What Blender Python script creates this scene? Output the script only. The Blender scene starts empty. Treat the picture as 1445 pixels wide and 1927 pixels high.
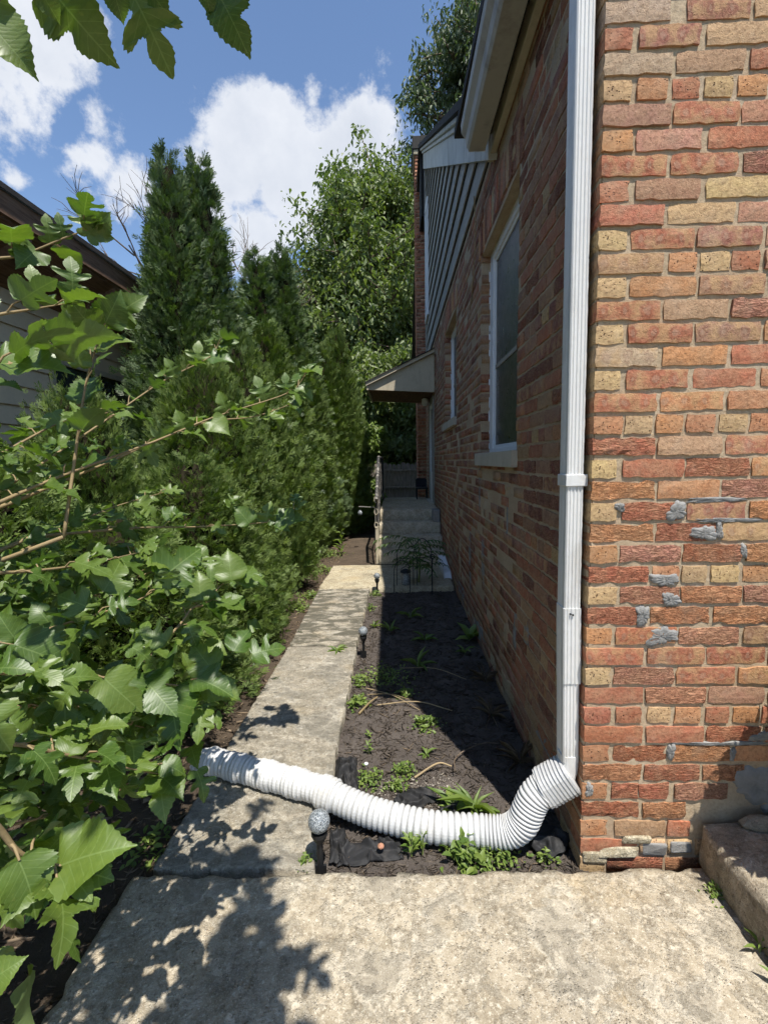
import bpy, bmesh, math, random
import numpy as np
from mathutils import Vector, Matrix
from mathutils.geometry import tessellate_polygon

SC = bpy.context.scene
COL = SC.collection
R = random.Random(7)
NR = np.random.RandomState(11)
PI = math.pi
rad = math.radians

# ------------------------------------------------------------------ camera
cam = bpy.data.cameras.new('camera')
cam.sensor_fit = 'HORIZONTAL'; cam.sensor_width = 36.0
cam.lens = 36.0 * 880.0 / 1445.0
cam.clip_start = 0.02; cam.clip_end = 3000
co = bpy.data.objects.new('camera', cam); COL.objects.link(co)
CR = Vector((0.99945712, 0.02766442, -0.01789278))      # camera right, down, forward
CD = Vector((-0.01477787, -0.10896393, -0.99393585))
CF = Vector((-0.02944632, 0.99366068, -0.10849595))
CAM = Vector((0, 0, 1.36))
mw = Matrix.Identity(4)
for i in range(3):
    mw[i][0] = CR[i]; mw[i][1] = -CD[i]; mw[i][2] = -CF[i]; mw[i][3] = CAM[i]
co.matrix_world = mw
SC.camera = co
def in_frame(p, m=0.0):
    v = Vector(p) - CAM; z = v.dot(CF)
    if z <= 0.02: return False
    return abs(v.dot(CR) / z) < 0.821 + m and abs(v.dot(CD) / z) < 1.095 + m

EXPOSURE = 0.60; SKY_STRENGTH = 0.125; CLW = (4.9, 5.05, 5.35); SHADE_N = 900
CLOUDS = [((-0.2528, 0.8038, 0.5384), 0.09, 0.9), ((-0.2347, 0.8134, 0.5322), 0.12, 1.0), ((-0.1755, 0.8359, 0.52), 0.13, 1.0), ((-0.1064, 0.8491, 0.5174), 0.13, 1.0), ((-0.0419, 0.8356, 0.5477), 0.1, 0.85), ((-0.1652, 0.8634, 0.4767), 0.17, 1.05), ((-0.2598, 0.8404, 0.4757), 0.12, 0.95), ((-0.0441, 0.8578, 0.5121), 0.11, 0.95), ((-0.2941, 0.8525, 0.4321), 0.1, 0.8), ((-0.2463, 0.8757, 0.4153), 0.14, 0.9), ((-0.4867, 0.6674, 0.5637), 0.13, 0.8), ((-0.5154, 0.6793, 0.5224), 0.13, 0.8), ((-0.5005, 0.6965, 0.5142), 0.1, 0.75), ((-0.5165, 0.638, 0.5711), 0.17, 0.85), ((-0.4343, 0.745, 0.5063), 0.07, 0.72), ((-0.4513, 0.7548, 0.476), 0.075, 0.68), ((-0.4715, 0.7472, 0.4684), 0.05, 0.7), ((-0.4153, 0.7892, 0.4524), 0.07, 0.8), ((-0.3976, 0.8033, 0.4435), 0.07, 0.7), ((-0.5558, 0.7187, 0.4179), 0.035, 0.7), ((-0.1231, 0.8035, 0.5824), 0.055, 0.75), ((-0.0064, 0.8277, 0.5612), 0.05, 0.7)]
# ------------------------------------------------------------------ world, sun, exposure
SUN_EL = rad(67.5); SUN_AZ = (0.40, -0.917)             # horizontal direction towards the sun
TOSUN = Vector((SUN_AZ[0] * math.cos(SUN_EL), SUN_AZ[1] * math.cos(SUN_EL), math.sin(SUN_EL))).normalized()
SC.render.engine = 'CYCLES'
SC.view_settings.view_transform = 'Standard'; SC.view_settings.look = 'None'
SC.view_settings.exposure = EXPOSURE; SC.view_settings.gamma = 1.0
SC.view_settings.use_curve_mapping = False
SC.cycles.use_denoising = True
SC.cycles.use_adaptive_sampling = True; SC.cycles.adaptive_threshold = 0.025; SC.cycles.adaptive_min_samples = 20
SC.cycles.max_bounces = 5; SC.cycles.diffuse_bounces = 3; SC.cycles.glossy_bounces = 2; SC.cycles.transmission_bounces = 4; SC.cycles.transparent_max_bounces = 6
SC.cycles.sample_clamp_indirect = 6.0

sl = bpy.data.lights.new('sun', 'SUN'); sl.energy = 5.0; sl.angle = rad(0.53); sl.color = (1.0, 0.955, 0.88)
so = bpy.data.objects.new('sun', sl); COL.objects.link(so)
so.rotation_euler = TOSUN.to_track_quat('Z', 'Y').to_euler(); so.location = (3, -6, 12)

W = bpy.data.worlds.new('World'); SC.world = W; W.use_nodes = True
def build_world():
    nt = W.node_tree; nt.nodes.clear(); L = nt.links.new
    def nd(t, **k):
        n = nt.nodes.new(t)
        for a, b in k.items(): setattr(n, a, b)
        return n
    def mth(op, a, b=None, c=None, clamp=False):
        n = nd('ShaderNodeMath', operation=op, use_clamp=clamp)
        for i, v in enumerate((a, b, c)):
            if v is None: continue
            if isinstance(v, (int, float)): n.inputs[i].default_value = v
            else: L(v, n.inputs[i])
        return n.outputs[0]
    sky = nd('ShaderNodeTexSky', sky_type='NISHITA')
    sky.sun_disc = False; sky.sun_elevation = SUN_EL
    sky.sun_rotation = math.atan2(SUN_AZ[0], SUN_AZ[1])
    sky.air_density = 1.0; sky.dust_density = 0.25; sky.ozone_density = 3.2; sky.altitude = 180
    tc = nd('ShaderNodeTexCoord')
    d = tc.outputs['Generated']
    n1 = nd('ShaderNodeTexNoise'); n1.inputs['Scale'].default_value = 3.2; n1.inputs['Detail'].default_value = 9; n1.inputs['Roughness'].default_value = 0.58
    n2 = nd('ShaderNodeTexNoise'); n2.inputs['Scale'].default_value = 11.0; n2.inputs['Detail'].default_value = 10; n2.inputs['Roughness'].default_value = 0.66
    n3 = nd('ShaderNodeTexNoise'); n3.inputs['Scale'].default_value = 2.1; n3.inputs['Detail'].default_value = 3
    for n in (n1, n2, n3): L(d, n.inputs['Vector'])
    # cumulus banks: directions and angular sizes
    acc = None
    for (v, s, w) in CLOUDS:
        vm = nd('ShaderNodeVectorMath', operation='DISTANCE'); L(d, vm.inputs[0]); vm.inputs[1].default_value = v
        g = mth('MULTIPLY', mth('SUBTRACT', 1.0, mth('DIVIDE', vm.outputs['Value'], s), clamp=True), w)
        acc = g if acc is None else mth('MAXIMUM', acc, g)
    turb = mth('ADD', mth('MULTIPLY', mth('SUBTRACT', n2.outputs['Fac'], 0.5), 1.7), mth('MULTIPLY', mth('SUBTRACT', n1.outputs['Fac'], 0.5), 1.1))
    base = mth('MULTIPLY', mth('SUBTRACT', n3.outputs['Fac'], 0.60), 2.2, clamp=True)
    sep = nd('ShaderNodeSeparateXYZ'); L(d, sep.inputs[0])
    # broken cloud everywhere the photograph does not reach, as in the part it shows
    bk = nd('ShaderNodeMapRange'); L(sep.outputs['Y'], bk.inputs['Value'])
    bk.inputs['From Min'].default_value = 0.45; bk.inputs['From Max'].default_value = 0.0
    base = mth('MULTIPLY', base, bk.outputs['Result'])
    dens = mth('ADD', mth('MAXIMUM', acc, base), turb)
    mr = nd('ShaderNodeMapRange', interpolation_type='SMOOTHSTEP'); L(dens, mr.inputs['Value'])
    mr.inputs['From Min'].default_value = 0.27; mr.inputs['From Max'].default_value = 0.62
    hz = nd('ShaderNodeMapRange'); L(sep.outputs['Z'], hz.inputs['Value'])
    hz.inputs['From Min'].default_value = 0.0; hz.inputs['From Max'].default_value = 0.12
    mask = mth('MULTIPLY', mr.outputs['Result'], hz.outputs['Result'])
    mask = mth('MULTIPLY', mask, 0.95)
    n4 = nd('ShaderNodeTexNoise'); L(d, n4.inputs['Vector']); n4.inputs['Scale'].default_value = 7.0; n4.inputs['Detail'].default_value = 7; n4.inputs['Roughness'].default_value = 0.55
    thick = nd('ShaderNodeMapRange'); L(mth('ADD', mth('MULTIPLY', n4.outputs['Fac'], 1.4), mth('MULTIPLY', dens, 0.35)), thick.inputs['Value'])
    thick.inputs['From Min'].default_value = 0.62; thick.inputs['From Max'].default_value = 1.25
    cc = nd('ShaderNodeMix', data_type='RGBA'); L(thick.outputs['Result'], cc.inputs[0])
    cc.inputs[6].default_value = (CLW[0], CLW[1], CLW[2], 1); cc.inputs[7].default_value = (CLW[0] * .74, CLW[1] * .77, CLW[2] * .82, 1)
    mx = nd('ShaderNodeMix', data_type='RGBA'); L(mask, mx.inputs[0]); L(sky.outputs[0], mx.inputs[6]); L(cc.outputs[2], mx.inputs[7])
    bg = nd('ShaderNodeBackground'); L(mx.outputs[2], bg.inputs[0]); bg.inputs[1].default_value = SKY_STRENGTH
    out = nd('ShaderNodeOutputWorld'); L(bg.outputs[0], out.inputs[0])
build_world()
ROWS = '610-792gp 842-1014ds 1028-1202tp;612-687rk 710-877ds 900-1078tp;611-802gp 819-1007tp 1023-1206rp;611-689yk 709-791ok 809-883rk 899-977yk 993-1073ok 1089-1165rk;613-805bp 816-999rs 1010-1199pp;614-698ok 712-895pp 919-1097rp;610-801rs 815-1004rs 1022-1210dr;617-694rk 714-898bp 920-1107yp;613-796rp 815-1004yp 1017-1206pp;612-692yk 709-890rs 901-1085ds 1102-1270bp;610-803ts 821-901ok 914-998yk 1005-1086rk 1101-1180dk;612-697yk 710-903op 914-1104bs 1119-1300rp;611-800rs 813-1000tp 1014-1198pr;613-693yk 710-897rs 912-1100bs 1115-1292op;613-796gs 815-1005op 1024-1208rp;613-690yk 709-891rs 912-1098rp 1113-1296op;613-800rs 816-1003os 1019-1203op;615-699ok 712-790yk 805-882ok 896-982ok 996-1080yk 1093-1174ok;609-801rr 813-1006tp 1022-1209rs;615-688yk 707-893rp 905-1094rr 1106-1287os;613-807or 819-1006op 1018-1203pr;613-693yk 710-899rr 914-1090ds 1106-1281or;615-809or 823-1005rr 1026-1212ts;617-698ok 710-898pr 910-1084dr 1103-1275or;615-798rr 815-897ok 906-983yk 998-1082yk 1099-1180ok;617-700yk 715-902pr 909-1095or 1107-1285pr;612-801rr 814-999or 1014-1198or;617-690ok 707-896rs 909-1097pr 1114-1291bs;614-794rs 809-990rs 1003-1186rs;616-690yk 706-894pr 907-1092rs 1105-1285os;614-800rp 811-1002pr 1015-1191bp 1208-1380rp;618-695rk 715-796rk 818-892yk 910-988ok 1008-1081rk 1097-1179ok 1192-1265rk;613-803rp 819-1003rp 1016-1190rr 1205-1378rr;615-695ok 713-888rr 910-1094or 1111-1284op;613-804or 818-999rr 1012-1144or;619-691ok 711-796dr 800-898rr 920-1095pr;619-801dr 819-957or;621-698ok 727-894tp 903-974rp'

# ------------------------------------------------------------------ mesh helpers
def add_obj(name, me, parent=None, mat=None):
    o = bpy.data.objects.new(name, me); COL.objects.link(o)
    if mat is not None:
        me.materials.clear(); me.materials.append(mat)
    if parent is not None: o.parent = parent
    return o
def tag(o, label=None, cat=None, group=None, kind=None):
    if label: o['label'] = label
    if cat: o['category'] = cat
    if group: o['group'] = group
    if kind: o['kind'] = kind
    return o
def empty(name, loc=(0, 0, 0), rz=0.0):
    o = bpy.data.objects.new(name, None); COL.objects.link(o)
    o.location = loc; o.rotation_euler = (0, 0, rz); o.empty_display_size = 0.05
    return o
def np_mesh(name, V, F, smooth=False, tone=None, uv=None, col=None):
    """V (n,3), F (m,k) int; tone per-vertex float attribute."""
    V = np.ascontiguousarray(V, dtype=np.float32); F = np.ascontiguousarray(F, dtype=np.int32)
    me = bpy.data.meshes.new(name)
    me.vertices.add(len(V)); me.vertices.foreach_set('co', V.ravel())
    m, k = F.shape
    me.loops.add(m * k); me.loops.foreach_set('vertex_index', F.ravel())
    me.polygons.add(m); me.polygons.foreach_set('loop_start', np.arange(0, m * k, k, dtype=np.int32))
    if smooth: me.polygons.foreach_set('use_smooth', np.ones(m, dtype=bool))
    me.update(calc_edges=True)
    if tone is not None:
        a = me.attributes.new('tone', 'FLOAT', 'POINT'); a.data.foreach_set('value', np.ascontiguousarray(tone, dtype=np.float32))
    if uv is not None:
        u = me.uv_layers.new(name='UVMap'); u.data.foreach_set('uv', np.ascontiguousarray(uv[F.ravel()], dtype=np.float32).ravel())
    if col is not None:
        a = me.attributes.new('bcol', 'FLOAT_COLOR', 'POINT'); a.data.foreach_set('color', np.ascontiguousarray(col, dtype=np.float32).ravel())
    return me
def inst(BV, BF, T, M, tone=None, uv=None):
    """copies of a base mesh: T (k,3), M (k,3,3) -> V,F,tone,uv"""
    k, n = len(T), len(BV)
    V = np.einsum('kij,nj->kni', M, BV) + T[:, None, :]
    F = (BF[None, :, :] + (np.arange(k) * n)[:, None, None]).reshape(-1, BF.shape[1])
    tn = None if tone is None else np.repeat(tone, n)
    u = None if uv is None else np.tile(uv, (k, 1))
    return V.reshape(-1, 3), F, tn, u
def frames(D, U, roll=None):
    """rotation matrices with y axis along D and z near U"""
    D = D / np.linalg.norm(D, axis=1, keepdims=True)
    X = np.cross(D, U); X /= (np.linalg.norm(X, axis=1, keepdims=True) + 1e-9)
    Zx = np.cross(X, D)
    M = np.stack([X, D, Zx], axis=2)
    if roll is not None:
        c, s = np.cos(roll), np.sin(roll); z = np.zeros_like(c); o = np.ones_like(c)
        Rm = np.stack([np.stack([c, z, s], 1), np.stack([z, o, z], 1), np.stack([-s, z, c], 1)], 1)
        M = M @ Rm
    return M

class MB:
    def __init__(s): s.v = []; s.f = []
    def add(s, vs, fs):
        b = len(s.v); s.v += [tuple(p) for p in vs]; s.f += [tuple(i + b for i in f) for f in fs]; return s
    def box(s, x0, x1, y0, y1, z0, z1):
        return s.add([(x0, y0, z0), (x1, y0, z0), (x1, y1, z0), (x0, y1, z0), (x0, y0, z1), (x1, y0, z1), (x1, y1, z1), (x0, y1, z1)],
                     [(0, 3, 2, 1), (4, 5, 6, 7), (0, 1, 5, 4), (1, 2, 6, 5), (2, 3, 7, 6), (3, 0, 4, 7)])
    def prism(s, prof, axis, a, b):
        """extrude 2-D profile (CCW or not) along axis from a to b; profile coords fill the other two axes in order"""
        n = len(prof); vs = []
        for t in (a, b):
            for (p, q) in prof:
                vs.append({'x': (t, p, q), 'y': (p, t, q), 'z': (p, q, t)}[axis])
        fs = [tuple(range(n)), tuple(range(2 * n - 1, n - 1, -1))]
        for i in range(n):
            j = (i + 1) % n; fs.append((i, j, n + j, n + i))
        return s.add(vs, fs)
    def tube(s, pts, r, n=8, cap=True):
        pts = [Vector(p) for p in pts]; m = len(pts)
        rr = r if isinstance(r, (list, tuple)) else [r] * m
        base = len(s.v); prev = None
        for i, p in enumerate(pts):
            t = (pts[min(i + 1, m - 1)] - pts[max(i - 1, 0)]).normalized()
            if prev is None:
                u = t.orthogonal().normalized()
            else:
                u = (prev - t * prev.dot(t)); u = u.normalized() if u.length > 1e-6 else t.orthogonal().normalized()
            prev = u; w = t.cross(u)
            for k in range(n):
                a = 2 * PI * k / n
                s.v.append(tuple(p + (u * math.cos(a) + w * math.sin(a)) * rr[i]))
        for i in range(m - 1):
            for k in range(n):
                a = base + i * n + k; b = base + i * n + (k + 1) % n
                s.f.append((a, b, b + n, a + n))
        if cap:
            s.f.append(tuple(base + k for k in range(n - 1, -1, -1))); s.f.append(tuple(base + (m - 1) * n + k for k in range(n)))
        return s
    def lathe(s, prof, c=(0, 0, 0), n=16):
        base = len(s.v); m = len(prof)
        for (r, z) in prof:
            for k in range(n):
                a = 2 * PI * k / n; s.v.append((c[0] + r * math.cos(a), c[1] + r * math.sin(a), c[2] + z))
        for i in range(m - 1):
            for k in range(n):
                a = base + i * n + k; b = base + i * n + (k + 1) % n
                s.f.append((a, b, b + n, a + n))
        s.f.append(tuple(base + k for k in range(n - 1, -1, -1))); s.f.append(tuple(base + (m - 1) * n + k for k in range(n)))
        return s
    def mesh(s, name, smooth=False):
        me = bpy.data.meshes.new(name); me.from_pydata(s.v, [], s.f)
        if smooth: me.polygons.foreach_set('use_smooth', [True] * len(me.polygons))
        me.update(); return me
    def build(s, name, mat, parent=None, smooth=False, bevel=0):
        me = s.mesh(name, smooth)
        o = add_obj(name, me, parent, mat)
        if bevel:
            b = o.modifiers.new('bevel', 'BEVEL'); b.width = bevel; b.segments = 2; b.limit_method = 'ANGLE'
        return o

# ------------------------------------------------------------------ value noise for geometry
_PT = NR.rand(64, 64, 64).astype(np.float32)
def vnoise(P):
    P = np.asarray(P, dtype=np.float64); i = np.floor(P).astype(int); f = P - i; f = f * f * (3 - 2 * f)
    out = 0
    for dx in (0, 1):
        for dy in (0, 1):
            for dz in (0, 1):
                w = (f[:, 0] if dx else 1 - f[:, 0]) * (f[:, 1] if dy else 1 - f[:, 1]) * (f[:, 2] if dz else 1 - f[:, 2])
                out = out + w * _PT[(i[:, 0] + dx) & 63, (i[:, 1] + dy) & 63, (i[:, 2] + dz) & 63]
    return out
def fbm(P, o=4):
    P = np.asarray(P, dtype=np.float64); a = 0.5; s = 0; t = 0
    for _ in range(o):
        s = s + a * vnoise(P); t += a; P = P * 2.03 + 7.1; a *= 0.5
    return s / t

# ------------------------------------------------------------------ material helpers
class NT:
    def __init__(s, name):
        s.m = bpy.data.materials.new(name); s.m.use_nodes = True; s.t = s.m.node_tree
        s.b = s.t.nodes['Principled BSDF']; s.out = s.t.nodes['Material Output']
        s._oc = None
    def n(s, t, **k):
        n = s.t.nodes.new(t)
        for a, b in k.items(): setattr(n, a, b)
        return n
    def L(s, a, b): s.t.links.new(a, b)
    def put(s, sock, v):
        if v is None: return
        if hasattr(v, 'links') or isinstance(v, bpy.types.NodeSocket): s.L(v, sock)
        elif isinstance(v, (int, float)) and sock.type == 'RGBA': sock.default_value = (v, v, v, 1)
        elif isinstance(v, (tuple, list)) and sock.type == 'RGBA': sock.default_value = (v[0], v[1], v[2], 1)
        else: sock.default_value = v
    def coord(s, kind='Object'):
        if s._oc is None: s._oc = s.n('ShaderNodeTexCoord')
        return s._oc.outputs[kind]
    def mapv(s, v, scale=(1, 1, 1), loc=(0, 0, 0), rot=(0, 0, 0)):
        m = s.n('ShaderNodeMapping'); s.L(v, m.inputs[0]); m.inputs['Scale'].default_value = scale; m.inputs['Location'].default_value = loc; m.inputs['Rotation'].default_value = rot
        return m.outputs[0]
    def noise(s, v, scale, detail=4, rough=0.55, dist=0.0, w=None):
        n = s.n('ShaderNodeTexNoise')
        if w is not None: n.noise_dimensions = '4D'; s.put(n.inputs['W'], w)
        if v is not None: s.L(v, n.inputs['Vector'])
        n.inputs['Scale'].default_value = scale; n.inputs['Detail'].default_value = detail
        n.inputs['Roughness'].default_value = rough; n.inputs['Distortion'].default_value = dist
        return n.outputs['Fac']
    def vor(s, v, scale, feature='F1', out='Distance', rnd=1.0):
        n = s.n('ShaderNodeTexVoronoi', feature=feature); s.L(v, n.inputs['Vector'])
        n.inputs['Scale'].default_value = scale; n.inputs['Randomness'].default_value = rnd
        return n.outputs[out]
    def math(s, op, a, b=None, c=None, clamp=False):
        n = s.n('ShaderNodeMath', operation=op, use_clamp=clamp)
        for i, v in enumerate((a, b, c)):
            if v is not None: s.put(n.inputs[i], v)
        return n.outputs[0]
    def rng(s, v, a, b, c=0.0, d=1.0, smooth=False):
        n = s.n('ShaderNodeMapRange', interpolation_type='SMOOTHSTEP' if smooth else 'LINEAR'); s.put(n.inputs['Value'], v)
        for k, x in (('From Min', a), ('From Max', b), ('To Min', c), ('To Max', d)): s.put(n.inputs[k], x)
        return n.outputs['Result']
    def mix(s, f, a, b, blend='MIX'):
        n = s.n('ShaderNodeMix', data_type='RGBA', blend_type=blend); s.put(n.inputs[0], f); s.put(n.inputs[6], a); s.put(n.inputs[7], b)
        return n.outputs[2]
    def ramp(s, f, stops):
        n = s.n('ShaderNodeValToRGB'); s.put(n.inputs[0], f); e = n.color_ramp.elements
        while len(e) < len(stops): e.new(0.5)
        for i, (p, c) in enumerate(stops): e[i].position = p; e[i].color = (c[0], c[1], c[2], 1) if not isinstance(c, (int, float)) else (c, c, c, 1)
        return n.outputs[0]
    def bump(s, h, dist=0.01, strength=1.0, nrm=None):
        n = s.n('ShaderNodeBump'); s.put(n.inputs['Height'], h); n.inputs['Distance'].default_value = dist; n.inputs['Strength'].default_value = strength
        if nrm is not None: s.L(nrm, n.inputs['Normal'])
        return n.outputs[0]
    def attr(s, name, out='Fac'):
        n = s.n('ShaderNodeAttribute', attribute_name=name); return n.outputs[out]
    def fin(s, base=None, rough=0.8, normal=None, spec=0.5, metallic=0.0, **k):
        s.put(s.b.inputs['Base Color'], base); s.put(s.b.inputs['Roughness'], rough)
        if normal is not None: s.L(normal, s.b.inputs['Normal'])
        s.put(s.b.inputs['Specular IOR Level'], spec); s.put(s.b.inputs['Metallic'], metallic)
        for a, b in k.items(): s.put(s.b.inputs[a.replace('_', ' ')], b)
        return s.m

def m_brick(name, individual):
    s = NT(name); v = s.coord()
    if individual:
        oi = s.n('ShaderNodeObjectInfo'); colr = oi.outputs['Color']; typ = oi.outputs['Alpha']; w = s.math('MULTIPLY', oi.outputs['Random'], 50.0)
    else:
        a = s.n('ShaderNodeAttribute', attribute_name='bcol'); colr = a.outputs['Color']; typ = a.outputs['Alpha']; w = 0.0
    rough_t = s.math('GREATER_THAN', typ, 0.85)                       # spalled
    speck_t = s.math('COMPARE', typ, 0.7, 0.06)                       # speckled header
    circ_t = s.math('COMPARE', typ, 0.5, 0.06)                        # kiln-marked
    n1 = s.noise(v, 22, 5, 0.6, w=w); n2 = s.noise(v, 90, 5, 0.65, w=w); n3 = s.noise(v, 300, 3, 0.7, w=w)
    blot = s.rng(n1, 0.35, 0.65, 0, 1, True)
    c = s.mix(s.math('MULTIPLY', blot, 0.62), colr, s.mix(0.65, colr, (0.44, 0.29, 0.17)))
    c = s.mix(s.rng(n2, 0.46, 0.74), c, s.mix(1.0, c, (0.5, 0.45, 0.42), 'MULTIPLY'))
    c = s.mix(s.rng(n3, 0.58, 0.8, 0, 0.6), c, (0.58, 0.43, 0.31))
    h = s.math('ADD', s.math('MULTIPLY', n2, 0.5), s.math('MULTIPLY', n3, 0.22))
    # spalled: ridged strata, crevice darkness painted into the colour
    vv = s.mapv(v, (1, 1, 2.6))
    rdg = s.math('ABSOLUTE', s.math('SUBTRACT', s.noise(vv, 34, 6, 0.62, 0.6, w=w), 0.5))
    rh = s.math('MULTIPLY', s.rng(rdg, 0.0, 0.14), 1.15)
    hr = s.math('ADD', h, rh)
    cr = s.mix(s.rng(rdg, 0.0, 0.04, 0.75, 0.0), s.mix(1.0, c, (1.28, 1.24, 1.2), 'MULTIPLY'), s.mix(1.0, c, (0.42, 0.30, 0.26), 'MULTIPLY'))
    cr = s.mix(s.rng(s.noise(vv, 60, 4, 0.6, w=w), 0.55, 0.75, 0, 0.55), cr, s.mix(0.5, colr, (0.62, 0.36, 0.24)))
    c = s.mix(rough_t, c, cr)
    h = s.mix(rough_t, h, hr)
    # speckled: dark iron spots and pits
    sp = s.vor(v, 110); spm = s.math('MULTIPLY', s.rng(sp, 0.16, 0.26, 1, 0), s.rng(s.noise(v, 60, 2, w=w), 0.46, 0.58))
    spm = s.math('MULTIPLY', spm, s.math('ADD', s.math('MULTIPLY', speck_t, 0.9), 0.12))
    c = s.mix(spm, c, (0.055, 0.03, 0.02)); h = s.math('SUBTRACT', h, s.math('MULTIPLY', spm, 1.1))
    if individual:
        # kiln rings: round scorch marks in a row along the stretcher
        sep = s.n('ShaderNodeSeparateXYZ'); s.L(v, sep.inputs[0])
        xx = s.math('PINGPONG', s.math('ADD', s.math('ADD', sep.outputs['X'], s.math('MULTIPLY', s.math('SUBTRACT', n1, 0.5), 0.05)), s.math('ADD', 0.496, s.math('MULTIPLY', oi.outputs['Random'], 0.03))), 0.031)
        zz = sep.outputs['Z']
        dd = s.math('SQRT', s.math('ADD', s.math('MULTIPLY', s.math('POWER', xx, 2.0), 1.9), s.math('POWER', zz, 2.0)))
        dd = s.math('ADD', dd, s.math('MULTIPLY', s.math('SUBTRACT', n1, 0.5), 0.034))
        ring = s.math('MULTIPLY', s.rng(dd, 0.009, 0.013), s.rng(dd, 0.020, 0.016))
        core = s.rng(dd, 0.012, 0.008)
        ring = s.math('MULTIPLY', ring, circ_t); core = s.math('MULTIPLY', core, circ_t)
        c = s.mix(s.math('MULTIPLY', s.math('MULTIPLY', ring, s.rng(n2, 0.35, 0.6)), 0.5), c, s.mix(1.0, colr, (0.62, 0.48, 0.45), 'MULTIPLY'))
        c = s.mix(s.math('MULTIPLY', core, 0.42), c, (0.36, 0.235, 0.165))
        edge = s.math('MULTIPLY', s.math('MULTIPLY', s.rng(dd, 0.020, 0.026), circ_t), s.rng(n1, 0.4, 0.6))
        c = s.mix(s.math('MULTIPLY', edge, 0.5), c, (0.50, 0.32, 0.15))
    # lime and mortar bloom
    bl = s.rng(s.noise(v, 9, 5, 0.6, w=w), 0.56, 0.74)
    c = s.mix(s.math('MULTIPLY', bl, 0.28), c, (0.46, 0.385, 0.30))
    c = s.mix(s.rng(s.noise(v, 160, 4, 0.7, w=w), 0.40, 0.62, 0.28, 0.0), c, s.mix(1.0, c, (0.55, 0.5, 0.47), 'MULTIPLY'))
    gp = s.n('ShaderNodeNewGeometry').outputs['Position']
    st = s.noise(s.mapv(gp, (1, 1, 0.45)), 3.2, 6, 0.62); c = s.mix(s.rng(st, 0.52, 0.72, 0, 0.42), c, s.mix(1.0, c, (0.52, 0.46, 0.42), 'MULTIPLY'))
    c = s.mix(s.rng(s.noise(gp, 7.0, 6, 0.66), 0.55, 0.72, 0, 0.26), c, (0.47, 0.36, 0.25))
    nr = s.bump(h, 0.006, 1.0)
    return s.fin(c, 0.92, nr, 0.25)

def m_mortar():
    s = NT('mortar'); v = s.coord()
    n1 = s.noise(v, 4, 5); n2 = s.noise(v, 120, 5, 0.7); n3 = s.noise(v, 28, 4)
    c = s.ramp(n1, [(0.3, (0.35, 0.262, 0.172)), (0.55, (0.43, 0.335, 0.225)), (0.75, (0.48, 0.40, 0.30))])
    c = s.mix(s.rng(n2, 0.45, 0.8), c, s.mix(1.0, c, (0.62, 0.6, 0.58), 'MULTIPLY'))
    c = s.mix(s.rng(s.noise(v, 9, 6, 0.66), 0.50, 0.7, 0, 0.4), c, (0.36, 0.23, 0.15))
    h = s.math('ADD', s.math('MULTIPLY', n2, 0.6), n3)
    return s.fin(c, 0.95, s.bump(h, 0.004, 0.9), 0.2)
def m_patch():
    s = NT('grey_mortar_patch'); v = s.coord()
    n1 = s.noise(v, 25, 5, 0.6); n2 = s.noise(s.mapv(v, (1, 1, 2)), 90, 5, 0.7)
    c = s.ramp(n1, [(0.3, (0.19, 0.185, 0.175)), (0.6, (0.27, 0.262, 0.248)), (0.8, (0.36, 0.345, 0.325))])
    return s.fin(c, 0.93, s.bump(s.math('ADD', n1, n2), 0.004, 0.8), 0.2)

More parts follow.
